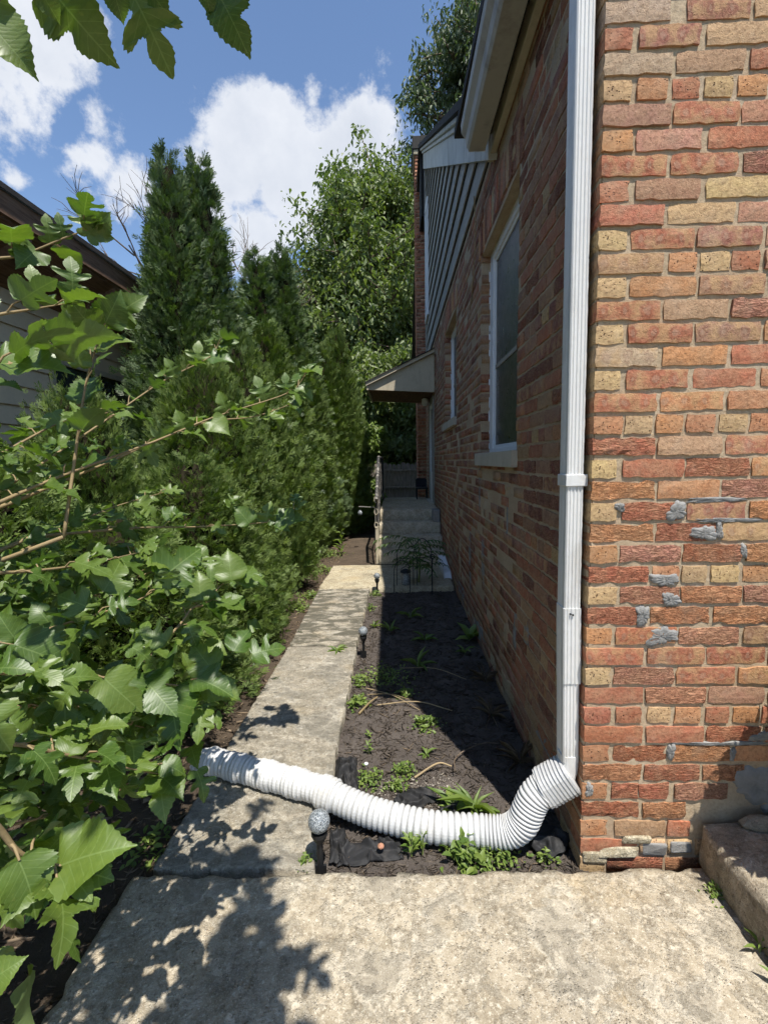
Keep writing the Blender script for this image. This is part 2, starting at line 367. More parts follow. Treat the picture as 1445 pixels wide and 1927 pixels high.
def m_concrete(name, tint=(1, 1, 1), wear=1.0, algae=0.0):
    """old concrete: pale worn paste, exposed pebbles, smoother grey skim islands with pale rims, yellow stain"""
    s = NT(name); v = s.coord()
    big = s.noise(v, 1.7, 6, 0.6, 0.3); mid = s.noise(v, 7.5, 6, 0.62, 0.4); fine = s.noise(v, 60, 5, 0.7); grit = s.noise(v, 260, 3, 0.7)
    pv = s.mapv(v, (1, 1, 1), (0, 0, 0), (0, 0, 0.5)); peb = s.vor(pv, 115, out='Distance'); pebc = s.vor(pv, 115, out='Color')
    hsv = s.n('ShaderNodeSeparateColor'); s.L(pebc, hsv.inputs[0])
    pc = s.ramp(hsv.outputs[0], [(0.0, (0.27, 0.235, 0.185)), (0.3, (0.42, 0.375, 0.30)), (0.6, (0.54, 0.495, 0.42)), (0.85, (0.63, 0.60, 0.54)), (1.0, (0.38, 0.28, 0.19))])
    paste = s.ramp(mid, [(0.25, (0.25, 0.215, 0.16)), (0.5, (0.365, 0.32, 0.25)), (0.75, (0.47, 0.425, 0.345))])
    pm = s.math('MULTIPLY', s.rng(peb, 0.36, 0.22), s.math('MULTIPLY', s.rng(mid, 0.42, 0.56), s.math('GREATER_THAN', hsv.outputs[1], 0.45)))
    c = s.mix(s.math('MULTIPLY', pm, 0.8), paste, pc)
    fl = s.noise(v, 13, 9, 0.74, 0.15); flm = s.rng(fl, 0.50, 0.60)
    c = s.mix(s.math('MULTIPLY', flm, 0.5), c, s.ramp(fl, [(0.5, (0.40, 0.355, 0.285)), (0.7, (0.62, 0.58, 0.50))]))
    c = s.mix(s.rng(s.noise(v, 38, 8, 0.78), 0.50, 0.62, 0, 0.75), c, (0.19, 0.155, 0.11))
    c = s.mix(s.rng(s.noise(v, 70, 6, 0.75), 0.54, 0.66, 0, 0.7), c, (0.68, 0.64, 0.55))
    # smooth skim islands
    dv = s.n('ShaderNodeVectorMath', operation='ADD'); s.L(v, dv.inputs[0])
    nz = s.n('ShaderNodeTexNoise'); s.L(v, nz.inputs['Vector']); nz.inputs['Scale'].default_value = 9; nz.inputs['Detail'].default_value = 4
    sc = s.n('ShaderNodeVectorMath', operation='SCALE'); s.L(nz.outputs['Color'], sc.inputs[0]); sc.inputs['Scale'].default_value = 0.12; s.L(sc.outputs[0], dv.inputs[1])
    isl = s.noise(dv.outputs[0], 4.2, 6, 0.6)
    skim = s.rng(isl, 0.545, 0.575); rim = s.math('MULTIPLY', s.rng(isl, 0.53, 0.55), s.rng(isl, 0.585, 0.565))
    c = s.mix(s.math('MULTIPLY', skim, 0.8 * wear), c, s.ramp(fine, [(0.3, (0.26, 0.235, 0.19)), (0.7, (0.34, 0.31, 0.26))]))
    c = s.mix(s.math('MULTIPLY', rim, 0.4), c, (0.58, 0.54, 0.46))
    # crackle: pale healed cracks
    ck = s.vor(dv.outputs[0], 9.0, feature='DISTANCE_TO_EDGE')
    ckm = s.math('MULTIPLY', s.rng(ck, 0.0, 0.05, 1, 0), s.rng(big, 0.45, 0.58))
    c = s.mix(s.math('MULTIPLY', ckm, 0.55), c, (0.58, 0.53, 0.44))
    # stains
    c = s.mix(s.math('MULTIPLY', s.rng(s.noise(v, 2.3, 4, 0.6), 0.58, 0.74), 0.4), c, (0.44, 0.31, 0.14))
    c = s.mix(s.math('MULTIPLY', s.rng(s.noise(v, 3.4, 6, 0.65), 0.54, 0.68), 0.5), c, (0.12, 0.105, 0.085))
    c = s.mix(s.rng(fine, 0.58, 0.75, 0, 0.55), c, (0.15, 0.12, 0.085))
    c = s.mix(s.rng(grit, 0.56, 0.72, 0, 0.7), c, (0.68, 0.64, 0.56))
    c = s.mix(s.rng(s.noise(v, 190, 4, 0.7), 0.57, 0.68, 0, 0.6), c, (0.12, 0.095, 0.07))
    if algae:
        dk = s.noise(s.mapv(v, (1, 2.2, 1)), 6, 7, 0.68, 0.8)
        c = s.mix(s.math('MULTIPLY', s.rng(dk, 0.42, 0.54), algae), c, (0.105, 0.098, 0.075))
    c = s.mix(1.0, c, tint, 'MULTIPLY')
    h = s.math('ADD', s.math('MULTIPLY', s.math('SUBTRACT', 1.0, peb), s.math('MULTIPLY', pm, 0.7)), s.math('ADD', s.math('MULTIPLY', fine, 0.7), s.math('MULTIPLY', grit, 0.25)))
    h = s.math('ADD', h, s.math('MULTIPLY', skim, 0.4)); h = s.math('ADD', h, s.math('MULTIPLY', flm, 0.45))
    return s.fin(c, 0.93, s.bump(h, 0.006, 1.0), 0.2)

def m_soil(name, a, b, light=(0.2, 0.15, 0.1), amt=0.25):
    s = NT(name); v = s.coord()
    n1 = s.noise(v, 6, 6, 0.65); n2 = s.noise(v, 70, 6, 0.75); n3 = s.noise(v, 260, 3)
    c = s.mix(s.rng(n1, 0.35, 0.65), a, b)
    c = s.mix(s.rng(n2, 0.58, 0.78, 0, amt), c, light)
    return s.fin(c, 0.95, s.bump(s.math('ADD', n2, s.math('MULTIPLY', n3, 0.5)), 0.012, 1.0), 0.15)
def m_plain(name, c, rough=0.6, var=0.15, bump=0.15, scale=30, spec=0.4, metallic=0.0, dirt=None, dirt_amt=0.4):
    s = NT(name); v = s.coord()
    n1 = s.noise(v, scale * 0.25, 5, 0.6); n2 = s.noise(v, scale * 3, 5, 0.65)
    k = tuple(x * (1 - var) for x in c)
    cc = s.mix(s.rng(n1, 0.35, 0.65), c, k)
    if dirt: cc = s.mix(s.rng(s.noise(s.mapv(v, (1, 1, 0.35)), scale * 0.6, 6, 0.7), 0.52, 0.72, 0, dirt_amt), cc, dirt)
    cc = s.mix(s.rng(n2, 0.5, 0.8, 0, 0.35), cc, s.mix(1.0, cc, (0.7, 0.7, 0.7), 'MULTIPLY'))
    return s.fin(cc, s.rng(n2, 0.3, 0.7, rough - 0.08, min(1, rough + 0.1)), s.bump(n2, 0.002, bump), spec, metallic)
def m_wood(name, a, b, axis='z', scale=1.0):
    s = NT(name); v = s.coord()
    st = {'z': (14, 14, 1.2), 'y': (14, 1.2, 14), 'x': (1.2, 14, 14)}[axis]
    g = s.noise(s.mapv(v, tuple(q * scale for q in st)), 4, 6, 0.65, 0.6); n2 = s.noise(v, 3, 4)
    c = s.ramp(g, [(0.28, tuple(x * 0.45 for x in a)), (0.5, a), (0.72, b)])
    c = s.mix(s.rng(n2, 0.5, 0.7, 0, 0.4), c, s.mix(1.0, c, (0.6, 0.62, 0.62), 'MULTIPLY'))
    return s.fin(c, 0.85, s.bump(g, 0.004, 0.7), 0.25)
def m_leaf(name, ca, cb, under, rough=0.38, individual=False, veins=False, trans=0.35, spec=0.5):
    s = NT(name); v = s.coord()
    if individual: t = s.n('ShaderNodeObjectInfo').outputs['Random']
    else: t = s.attr('tone')
    c = s.mix(t, ca, cb)
    geo = s.n('ShaderNodeNewGeometry')
    nrm = None
    if veins:
        uvn = s.n('ShaderNodeUVMap'); uvn.uv_map = 'UVMap'
        sep = s.n('ShaderNodeSeparateXYZ'); s.L(uvn.outputs[0], sep.inputs[0])
        ax = s.math('ABSOLUTE', sep.outputs['X'])
        mid = s.rng(ax, 0.006, 0.018, 1, 0)
        ph = s.math('PINGPONG', s.math('SUBTRACT', sep.outputs['Y'], s.math('MULTIPLY', ax, 0.75)), 0.075)
        side = s.rng(ph, 0.002, 0.009, 1, 0)
        vein = s.math('MAXIMUM', mid, s.math('MULTIPLY', side, 0.75))
        c = s.mix(s.math('MULTIPLY', vein, 0.42), c, (0.22, 0.30, 0.10))
        nn = s.noise(uvn.outputs[0], 9, 4, 0.6)
        c = s.mix(s.rng(nn, 0.4, 0.7, 0, 0.5), c, s.mix(1.0, c, (0.62, 0.72, 0.6), 'MULTIPLY'))
        nrm = s.bump(s.math('SUBTRACT', s.math('MULTIPLY', s.math('SINE', s.math('MULTIPLY', ph, 42.0)), 0.8), vein), 0.0012, 0.10)
    yl = s.rng(s.noise(uvn.outputs[0], 5, 5, 0.65, w=s.math('MULTIPLY', t, 40.0)), 0.60, 0.74, 0, 0.55) if veins else 0.0
    if veins: c = s.mix(yl, c, (0.20, 0.21, 0.05))
    c2 = s.mix(geo.outputs['Backfacing'], c, s.mix(0.65, c, under))
    rg = s.mix(geo.outputs['Backfacing'], rough, 0.7)
    s.put(s.b.inputs['Base Color'], c2); s.L(rg, s.b.inputs['Roughness']); s.b.inputs['Specular IOR Level'].default_value = spec
    if nrm is not None: s.L(nrm, s.b.inputs['Normal'])
    tr = s.n('ShaderNodeBsdfTranslucent'); s.L(s.mix(1.0, c, (1.5, 1.75, 0.55), 'MULTIPLY'), tr.inputs[0])
    mx = s.n('ShaderNodeMixShader'); mx.inputs[0].default_value = trans
    s.L(s.b.outputs[0], mx.inputs[1]); s.L(tr.outputs[0], mx.inputs[2]); s.L(mx.outputs[0], s.out.inputs[0])
    return s.m
def m_glass_dark(name, c=(0.02, 0.025, 0.03), rough=0.08):
    s = NT(name); v = s.coord()
    n = s.noise(v, 5, 3)
    return s.fin(s.mix(n, c, tuple(x * 1.6 for x in c)), rough, None, 0.6)

M = {}
M['brick'] = m_brick('brick_fired_clay', True)
M['brick_mass'] = m_brick('brick_fired_clay_mass', False)
M['mortar'] = m_mortar()
M['patch'] = m_patch()
M['slab'] = m_concrete('worn_concrete', (1.02, 0.99, 0.925))
M['path'] = m_concrete('weathered_path_concrete', (0.86, 0.86, 0.84), 1.0, 0.35)
M['path_dark'] = m_concrete('lichen_path_concrete', (0.84, 0.84, 0.82), 0.7, 0.9)
M['landing'] = m_concrete('yellowed_concrete', (1.0, 0.97, 0.84), 0.6)
M['stone'] = m_concrete('limestone', (0.92, 0.88, 0.82), 0.3, 0.25)
M['step'] = m_concrete('step_concrete', (1.25, 1.2, 1.08), 0.5, 0.15)
M['soil'] = m_soil('garden_soil', (0.105, 0.078, 0.055), (0.065, 0.05, 0.036), (0.26, 0.2, 0.14), 0.5)
M['mulch'] = m_soil('dark_mulch', (0.080, 0.067, 0.058), (0.125, 0.106, 0.092), (0.28, 0.23, 0.18), 0.45)
M['grass_ground'] = m_soil('lawn_soil', (0.06, 0.075, 0.03), (0.075, 0.06, 0.04), (0.15, 0.14, 0.07), 0.3)
M['white'] = m_plain('white_painted_metal', (0.64, 0.64, 0.625), 0.42, 0.06, 0.1, 12, 0.5, 0, (0.33, 0.30, 0.25), 0.5)
M['white_trim'] = m_plain('white_window_paint', (0.72, 0.73, 0.74), 0.5, 0.06, 0.1, 20, 0.4, 0, (0.3, 0.29, 0.27), 0.25)
M['old_white'] = m_plain('peeling_white_paint', (0.56, 0.555, 0.52), 0.7, 0.15, 0.4, 14, 0.3, 0, (0.12, 0.1, 0.08), 0.75)
M['gutter'] = m_plain('stained_gutter_paint', (0.43, 0.41, 0.37), 0.6, 0.12, 0.2, 8, 0.3, 0, (0.12, 0.11, 0.095), 0.6)
M['tan'] = m_plain('tan_house_paint', (0.47, 0.41, 0.30), 0.65, 0.1, 0.25, 16, 0.3, 0, (0.2, 0.17, 0.12), 0.4)
M['siding'] = m_plain('grey_siding_paint', (0.29, 0.275, 0.24), 0.65, 0.12, 0.2, 12, 0.3, 0, (0.14, 0.12, 0.1), 0.4)
M['dark_void'] = m_plain('dark_tar_and_shade', (0.018, 0.017, 0.016), 0.8, 0.2, 0.2)  # near-black: cap and flashing, also painted-in darkness of gaps and openings
M['roof'] = m_plain('asphalt_shingle', (0.055, 0.05, 0.047), 0.9, 0.3, 0.8, 40, 0.2)
M['plastic'] = m_plain('white_drain_plastic', (0.53, 0.53, 0.52), 0.45, 0.04, 0.1, 9, 0.4, 0, (0.30, 0.26, 0.20), 0.5)
M['tape'] = m_plain('white_sleeve_vinyl', (0.56, 0.555, 0.54), 0.5, 0.05, 0.5, 8, 0.4, 0, (0.36, 0.32, 0.26), 0.5)
M['black'] = m_plain('black_iron', (0.02, 0.02, 0.021), 0.5, 0.3, 0.3, 30, 0.4, 0.3)
M['rail'] = m_plain('flaking_black_rail_paint', (0.05, 0.048, 0.046), 0.6, 0.3, 0.5, 22, 0.4, 0, (0.55, 0.5, 0.43), 0.9)
M['fabric'] = m_plain('black_landscape_fabric', (0.016, 0.016, 0.017), 0.7, 0.3, 0.5, 40, 0.4, 0, (0.07, 0.06, 0.05), 0.3)
M['limestone'] = m_plain('limestone_sill', (0.46, 0.42, 0.34), 0.85, 0.15, 0.5, 30, 0.25, 0, (0.27, 0.24, 0.2), 0.4)
M['bark'] = m_wood('tree_bark', (0.13, 0.095, 0.065), (0.2, 0.16, 0.12), 'z', 0.6)
M['twig'] = m_plain('mulberry_twig_bark', (0.27, 0.20, 0.10), 0.7, 0.25, 0.4, 30, 0.3)
M['stem'] = m_plain('green_stem', (0.16, 0.2, 0.06), 0.6, 0.2, 0.2)
M['fence'] = m_wood('weathered_fence_wood', (0.27, 0.235, 0.185), (0.42, 0.375, 0.31), 'z')
M['brownwood'] = m_wood('brown_eave_wood', (0.16, 0.095, 0.06), (0.22, 0.14, 0.095), 'y')
M['neigh'] = m_plain('neighbour_siding_paint', (0.64, 0.52, 0.36), 0.7, 0.1, 0.2, 10, 0.3)
M['pane'] = m_glass_dark('window_glass')
M['screen'] = m_plain('insect_screen', (0.045, 0.05, 0.053), 0.32, 0.25, 0.05, 6, 0.6)
M['arbor'] = m_leaf('arborvitae_scale_leaf', (0.034, 0.072, 0.014), (0.155, 0.215, 0.039), (0.12, 0.17, 0.04), 0.5, trans=0.25)
M['arbor_dark'] = m_leaf('arborvitae_dark_scale_leaf', (0.036, 0.072, 0.024), (0.12, 0.175, 0.052), (0.1, 0.14, 0.06), 0.5, trans=0.22)
M['arbor_core'] = m_plain('arborvitae_inner_twigs', (0.028, 0.024, 0.014), 0.95, 0.4, 1.0, 60, 0.05)
M['mul'] = m_leaf('mulberry_leaf', (0.056, 0.108, 0.015), (0.125, 0.180, 0.030), (0.15, 0.21, 0.09), 0.42, True, True, 0.30)
M['mul_mass'] = m_leaf('mulberry_leaf_mass', (0.056, 0.108, 0.015), (0.125, 0.180, 0.030), (0.15, 0.21, 0.09), 0.42, False, True, 0.30)
M['tree'] = m_leaf('broad_tree_leaf', (0.068, 0.105, 0.032), (0.18, 0.22, 0.072), (0.15, 0.19, 0.09), 0.5, trans=0.32)
M['tree_cool'] = m_leaf('cool_tree_leaf', (0.050, 0.078, 0.036), (0.11, 0.145, 0.07), (0.11, 0.14, 0.09), 0.5, trans=0.28)
M['weed'] = m_leaf('weed_leaf', (0.085, 0.145, 0.026), (0.19, 0.25, 0.055), (0.16, 0.2, 0.08), 0.5, trans=0.3)
M['sumac'] = m_leaf('sumac_leaf', (0.035, 0.085, 0.02), (0.08, 0.14, 0.03), (0.09, 0.13, 0.05), 0.5, trans=0.3)
M['dry'] = m_plain('dry_straw', (0.36, 0.27, 0.15), 0.8, 0.3, 0.4)
M['chip'] = m_leaf('mulch_chip', (0.035, 0.028, 0.025), (0.17, 0.14, 0.115), (0.08, 0.065, 0.05), 0.9, trans=0.0, spec=0.15)
M['litter'] = m_leaf('leaf_litter', (0.07, 0.05, 0.032), (0.27, 0.2, 0.13), (0.2, 0.15, 0.1), 0.9, trans=0.0, spec=0.15)
M['grit'] = m_leaf('pale_grit', (0.2, 0.17, 0.14), (0.5, 0.46, 0.4), (0.4, 0.36, 0.3), 0.9, trans=0.0, spec=0.15)

# ================================================================== SETTING
def grid_sheet(x0, x1, y0, y1, nx, ny, zf, edge=None):
    xs = np.linspace(x0, x1, nx); ys = np.linspace(y0, y1, ny)
    X, Y = np.meshgrid(xs, ys); P = np.stack([X.ravel(), Y.ravel(), np.zeros(X.size)], 1)
    P[:, 2] = zf(P)
    i = np.arange(nx * ny).reshape(ny, nx)
    F = np.stack([i[:-1, :-1], i[:-1, 1:], i[1:, 1:], i[1:, :-1]], -1).reshape(-1, 4)
    return P, F
def slab_mesh(name, corners, nx, ny, thick, amp=0.003, chip=0.008, seed=0.0, z=0.0):
    """a thick slab with an uneven top and crumbled edges; corners (x,y) in order, bilinear"""
    c = np.array(corners, float); u = np.linspace(0, 1, nx); v = np.linspace(0, 1, ny)
    U, Vv = np.meshgrid(u, v); U = U.ravel(); Vv = Vv.ravel()
    P2 = (c[0] * ((1 - U) * (1 - Vv))[:, None] + c[1] * (U * (1 - Vv))[:, None] + c[2] * (U * Vv)[:, None] + c[3] * ((1 - U) * Vv)[:, None])
    P = np.c_[P2, np.full(len(P2), z)]
    n1 = fbm(np.c_[P2 * 5 + seed, np.full(len(P2), seed)], 4) - 0.5
    P[:, 2] += n1 * amp * 2
    i = np.arange(nx * ny).reshape(ny, nx)
    ring = np.concatenate([i[0, :], i[1:, -1], i[-1, -2::-1], i[-2:0:-1, 0]])
    cen = c.mean(0)
    # crumble: pull ring vertices in and down unevenly
    nn = fbm(np.c_[P2[ring] * 22 + seed, np.full(len(ring), seed + 3)], 4)
    dirv = cen - P2[ring]; dirv = np.sign(dirv) * 0.7
    P[ring, :2] += dirv * (np.clip(nn - 0.42, 0, 1) * chip * 5)[:, None]
    P[ring, 2] -= np.clip(nn - 0.35, 0, 1) * chip * 2 + 0.002
    F = np.stack([i[:-1, :-1], i[:-1, 1:], i[1:, 1:], i[1:, :-1]], -1).reshape(-1, 4)
    base = len(P); B = P[ring].copy(); B[:, 2] = z - thick
    n3 = (fbm(np.c_[B[:, :2] * 18 + seed, np.full(len(B), 9.0)], 3) - 0.5) * chip
    B[:, :2] += n3[:, None]
    P = np.vstack([P, B]); m = len(ring); k = np.arange(m); k2 = (k + 1) % m
    S = np.stack([ring[k], base + k, base + k2, ring[k2]], 1)
    return np_mesh(name, P, np.vstack([F, S]), smooth=False)

g = MB(); g.add([(-400, -400, -0.115), (400, -400, -0.115), (400, 400, -0.115), (-400, 400, -0.115)], [(0, 1, 2, 3)])
tag(g.build('ground', M['grass_ground']), 'lawn and bare earth around the houses', None, None, 'structure')
P, F = grid_sheet(-3.65, -0.80, -2.0, 12.0, 90, 320, lambda p: -0.050 + 0.05 * (fbm(np.c_[p[:, :2] * 2.2, p[:, 2]], 5) - 0.5) + 0.012 * (fbm(np.c_[p[:, :2] * 25, p[:, 2]], 3) - 0.5))
tag(add_obj('soil', np_mesh('soil', P, F, True), None, M['soil']), 'bare brown soil strip left of the path', None, None, 'structure')
P, F = grid_sheet(-0.36, 0.64, 1.36, 5.0, 110, 300, lambda p: -0.052 + 0.045 * (fbm(np.c_[p[:, :2] * 3.2 + 4, p[:, 2]], 5) - 0.5) + 0.016 * (fbm(np.c_[p[:, :2] * 30, p[:, 2]], 3) - 0.5))
tag(add_obj('mulch_bed', np_mesh('mulch_bed', P, F, True), None, M['mulch']), 'dark mulch bed between path and brick wall', None, None, 'structure')
P, F = grid_sheet(-0.85, -0.25, 6.0, 11.5, 20, 120, lambda p: -0.045 + 0.04 * (fbm(np.c_[p[:, :2] * 3 + 8, p[:, 2]], 5) - 0.5))
tag(add_obj('soil_path', np_mesh('soil_path', P, F, True), None, M['soil']), 'bare earth beyond the path beside the steps', None, None, 'structure')

def zmulch(x, y):
    return float(-0.052 + 0.045 * (fbm(np.array([[x * 3.2 + 4, y * 3.2 + 4, 0]]), 5)[0] - 0.5))
# pavement in front and the path along the house
tag(add_obj('pavement', slab_mesh('pavement', [(-0.87, -2.2), (3.4, -2.2), (3.4, 1.50), (-0.90, 1.395)], 240, 190, 0.12, 0.004, 0.010, 1.0), None, M['slab']),
    'pale worn concrete pavement in the foreground', None, None, 'structure')
pth = empty('path'); tag(pth, 'narrow old concrete path leading along the brick wall', None, None, 'structure')
add_obj('path_slab', slab_mesh('path_slab', [(-0.853, 1.412), (-0.300, 1.432), (-0.312, 3.330), (-0.832, 3.338)], 70, 200, 0.10, 0.004, 0.009, 5.0, -0.003), pth, M['path'])
add_obj('path_slab', slab_mesh('path_slab', [(-0.832, 3.347), (-0.318, 3.341), (-0.306, 4.915), (-0.866, 4.900)], 60, 150, 0.10, 0.004, 0.010, 9.0, -0.001), pth, M['path_dark'])
add_obj('path_slab', slab_mesh('path_slab', [(-0.868, 4.915), (0.600, 4.955), (0.600, 6.055), (-0.862, 6.03)], 110, 70, 0.10, 0.004, 0.009, 13.0, 0.004), pth, M['landing'])

# loose chips on the beds
def prism_chip():
    V = np.array([(-.5, 0, 0), (.5, .12, 0), (0, .45, .0), (-.5, .1, .35), (.5, .2, .3)], float) - np.array([0, .15, .1])
    F = np.array([(0, 2, 1), (0, 1, 4), (0, 4, 3), (1, 2, 4), (2, 3, 4), (0, 3, 2)])
    return V, F
def chips(name, mat, n, xr, yr, zf, smin, smax, label, aspect=0.3, ybias=1.0):
    BV, BF = prism_chip()
    x = NR.uniform(*xr, n); y = yr[0] + (yr[1] - yr[0]) * NR.rand(n) ** ybias
    L_ = NR.uniform(smin, smax, n) * (1 + 1.2 * (NR.rand(n) > 0.93)); wd = L_ * NR.uniform(aspect * .4, aspect * 1.5, n)
    z = zf(np.c_[x, y, np.zeros(n)]) + 0.002
    a = NR.uniform(0, 2 * PI, n); t = NR.normal(0, 0.25, n)
    D = np.c_[np.cos(a) * np.cos(t), np.sin(a) * np.cos(t), np.sin(t)]
    Mx = frames(D, np.c_[NR.normal(0, .3, n), NR.normal(0, .3, n), np.ones(n)])[:, :, [1, 0, 2]]
    Mx = Mx * np.stack([L_, wd, wd], 1)[:, None, :]
    V, Fx, tn, _ = inst(BV, BF, np.c_[x, y, z], Mx, NR.rand(n) ** 2)
    o = add_obj(name, np_mesh(name, V, Fx, tone=tn), None, mat)
    return tag(o, label, None, None, 'stuff')
zm = lambda p: -0.052 + 0.045 * (fbm(np.c_[p[:, :2] * 3.2 + 4, p[:, 2]], 5) - 0.5)
zs = lambda p: -0.050 + 0.05 * (fbm(np.c_[p[:, :2] * 2.2, p[:, 2]], 5) - 0.5)
chips('mulch_chips', M['chip'], 11000, (-0.31, 0.615), (1.42, 4.95), zm, 0.012, 0.042, 'shredded dark bark mulch on the bed', 0.3, 1.3)
chips('straw_litter', M['litter'], 900, (-0.31, 0.60), (1.46, 4.6), zm, 0.012, 0.055, 'dry stems and leaf bits on the mulch', 0.14, 1.2)
chips('pale_grit', M['grit'], 1300, (-0.12, 0.24), (1.76, 1.96), zm, 0.003, 0.009, 'pale grit exposed where the fabric shows', 0.9, 1.0)
chips('leaf_litter', M['litter'], 6000, (-1.75, -0.83), (0.3, 8.5), zs, 0.012, 0.045, 'dry needles and leaf litter on the soil', 0.4, 1.2)

# ================================================================== BRICK HOUSE
WX, WY = 0.611, 1.490                    # corner of the house: side wall plane X, front wall plane Y
RP, RZ0, BH = 0.06808, 2.6158, 0.0550    # course pitch, centre of course 0, brick height
def rowz(n): return RZ0 - RP * n
BC = {'y': (0.54, 0.375, 0.195), 'o': (0.52, 0.25, 0.12), 'r': (0.44, 0.165, 0.095), 'd': (0.34, 0.14, 0.10),
      't': (0.46, 0.295, 0.165), 'p': (0.50, 0.25, 0.165), 'b': (0.38, 0.21, 0.135), 'g': (0.44, 0.325, 0.22)}
BT = {'s': 0.5, 'k': 0.7, 'r': 1.0, 'p': 0.3}
def bcol(code, rr):
    c = BC[code[0]]; k = rr.uniform(0.86, 1.12)
    return (c[0] * k, c[1] * k * rr.uniform(.95, 1.05), c[2] * k * rr.uniform(.92, 1.08), BT[code[1]])
house = empty('brick_house', (WX, WY, 0))
tag(house, 'red and yellow brick bungalow with grey siding gable on the right', 'house')
def H(o):          # keep world coordinates under the house empty
    o.parent = house; o.matrix_parent_inverse = Matrix.Translation((-WX, -WY, 0)); return o
side_wall = MB(); front_wall = MB()
# openings in the side wall: (y0, y1, z0, z1)
OP = [(2.435, 3.460, 1.405, 2.765), (4.870, 5.960, 1.800, 2.880), (7.72, 8.66, 0.64, 2.40)]
ycut = sorted({WY + .010, 9.65} | {q for o in OP for q in o[:2]}); zcut = sorted({-0.12, 3.235} | {q for o in OP for q in o[2:]})
for ya, yb in zip(ycut[:-1], ycut[1:]):
    for za, zb in zip(zcut[:-1], zcut[1:]):
        ym, zmid = (ya + yb) / 2, (za + zb) / 2
        if any(o[0] < ym < o[1] and o[2] < zmid < o[3] for o in OP): continue
        side_wall.box(WX + .0022, WX + .30, ya, yb, za, zb)
SW = H(side_wall.build('side_wall', M['mortar']))
front_wall.box(WX + .30, 5.2, WY + .006, WY + .25, -0.12, 3.30)
front_wall.box(WX + .0075, WX + .30, WY + .006, WY + .0102, -0.12, 3.235)
FW = H(front_wall.build('front_wall', M['mortar']))

def brick_mesh(name, w, d, seed, rough):
    """exposed face towards -Y, origin at the centre of that face; edges worn, face uneven"""
    rr = np.random.RandomState(seed); nx = max(3, int(round(w / 0.024))); nz = 3
    xs = np.linspace(-w / 2, w / 2, nx + 1); zs_ = np.linspace(-BH / 2, BH / 2, nz + 1)
    V = []; idx = {}
    off = rr.rand(3) * 50
    for j, z in enumerate(zs_):
        for i, x in enumerate(xs):
            e = (i in (0, nx)) + (j in (0, nz))
            n = float(fbm(np.array([[x * 45 + off[0], z * 45 + off[1], off[2]]]), 3)[0]) - 0.5
            y = n * (0.009 if rough else 0.0035) + (0.0011 if e == 1 else 0.0) + (0.0022 if e == 2 else 0)
            dx = rr.normal(0, .0016 if e else .002); dz = rr.normal(0, .0022 if rough else .0016) if e else 0
            if e == 2: dx -= np.sign(x) * .0006; dz -= np.sign(z) * .0006
            if rough and e and rr.rand() < .18: y += 0.004; dz -= np.sign(z) * .003
            y = min(y, 0.0038)
            idx[i, j] = len(V); V.append((x + dx, y, z + dz))
    F = [(idx[i, j], idx[i + 1, j], idx[i + 1, j + 1], idx[i, j + 1]) for j in range(nz) for i in range(nx)]
    ring = [(i, 0) for i in range(nx)] + [(nx, j) for j in range(nz)] + [(i, nz) for i in range(nx, 0, -1)] + [(0, j) for j in range(nz, 0, -1)]
    b = len(V)
    for k in ring:
        x, y, z = V[idx[k]]; V.append((x, d, z))
    m = len(ring)
    for k in range(m):
        k2 = (k + 1) % m
        F.append((idx[ring[k2]], idx[ring[k]], b + k, b + k2))
    me = bpy.data.meshes.new(name); me.from_pydata(V, [], F); me.update(); me.materials.append(M['brick'])
    return me
BM = {}
def get_brick(w, d, rough, corner):
    fam = 'S' if w > .15 else ('M' if w > .105 else 'H'); nw = {'S': .188, 'M': .135, 'H': .079}[fam]
    v = R.randrange(7); key = (fam, d, rough, v)
    if key not in BM: BM[key] = brick_mesh('brick', nw, d, 100 + len(BM), rough)
    return BM[key], w / nw
BULK = {'V': [], 'F': [], 'C': []}
def bulk_brick(face, a0, a1, z, code, rr, depth=0.05):
    """joined brick; face 'f' spans X at WY, 's' spans Y at WX"""
    pr = rr.normal(0, .0018); b = len(BULK['V']); h = BH / 2 + rr.normal(0, .001); e = .0024; a0 -= .0012; a1 += .0012
    q = [(a0, -h), (a1, -h), (a1, h), (a0, h)]; cx = (a0 + a1) / 2
    lay = [(depth, q), (0.0035 + pr, q), (pr, [(a0 + e, -h + e), (a1 - e, -h + e), (a1 - e, h - e), (a0 + e, h - e)])]
    for dpt, pts in lay:
        for (p, qz) in pts:
            p += rr.normal(0, .0012); qz += rr.normal(0, .0010)
            BULK['V'].append((p, WY + dpt, z + qz) if face == 'f' else (WX + dpt, p, z + qz))
    c = bcol(code, rr)
    if face == 's': c = (c[0] * .80, c[1] * .80, c[2] * .80, c[3])  # side face darker in colour, for the shade it stands in
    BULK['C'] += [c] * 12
    for l in (0, 4):
        for k in range(4):
            k2 = (k + 1) % 4; f = (b + l + k, b + l + k2, b + l + 4 + k2, b + l + 4 + k)
            BULK['F'].append(f if face == 'f' else f[::-1])
    f = (b + 8, b + 9, b + 10, b + 11); BULK['F'].append(f if face == 'f' else f[::-1])
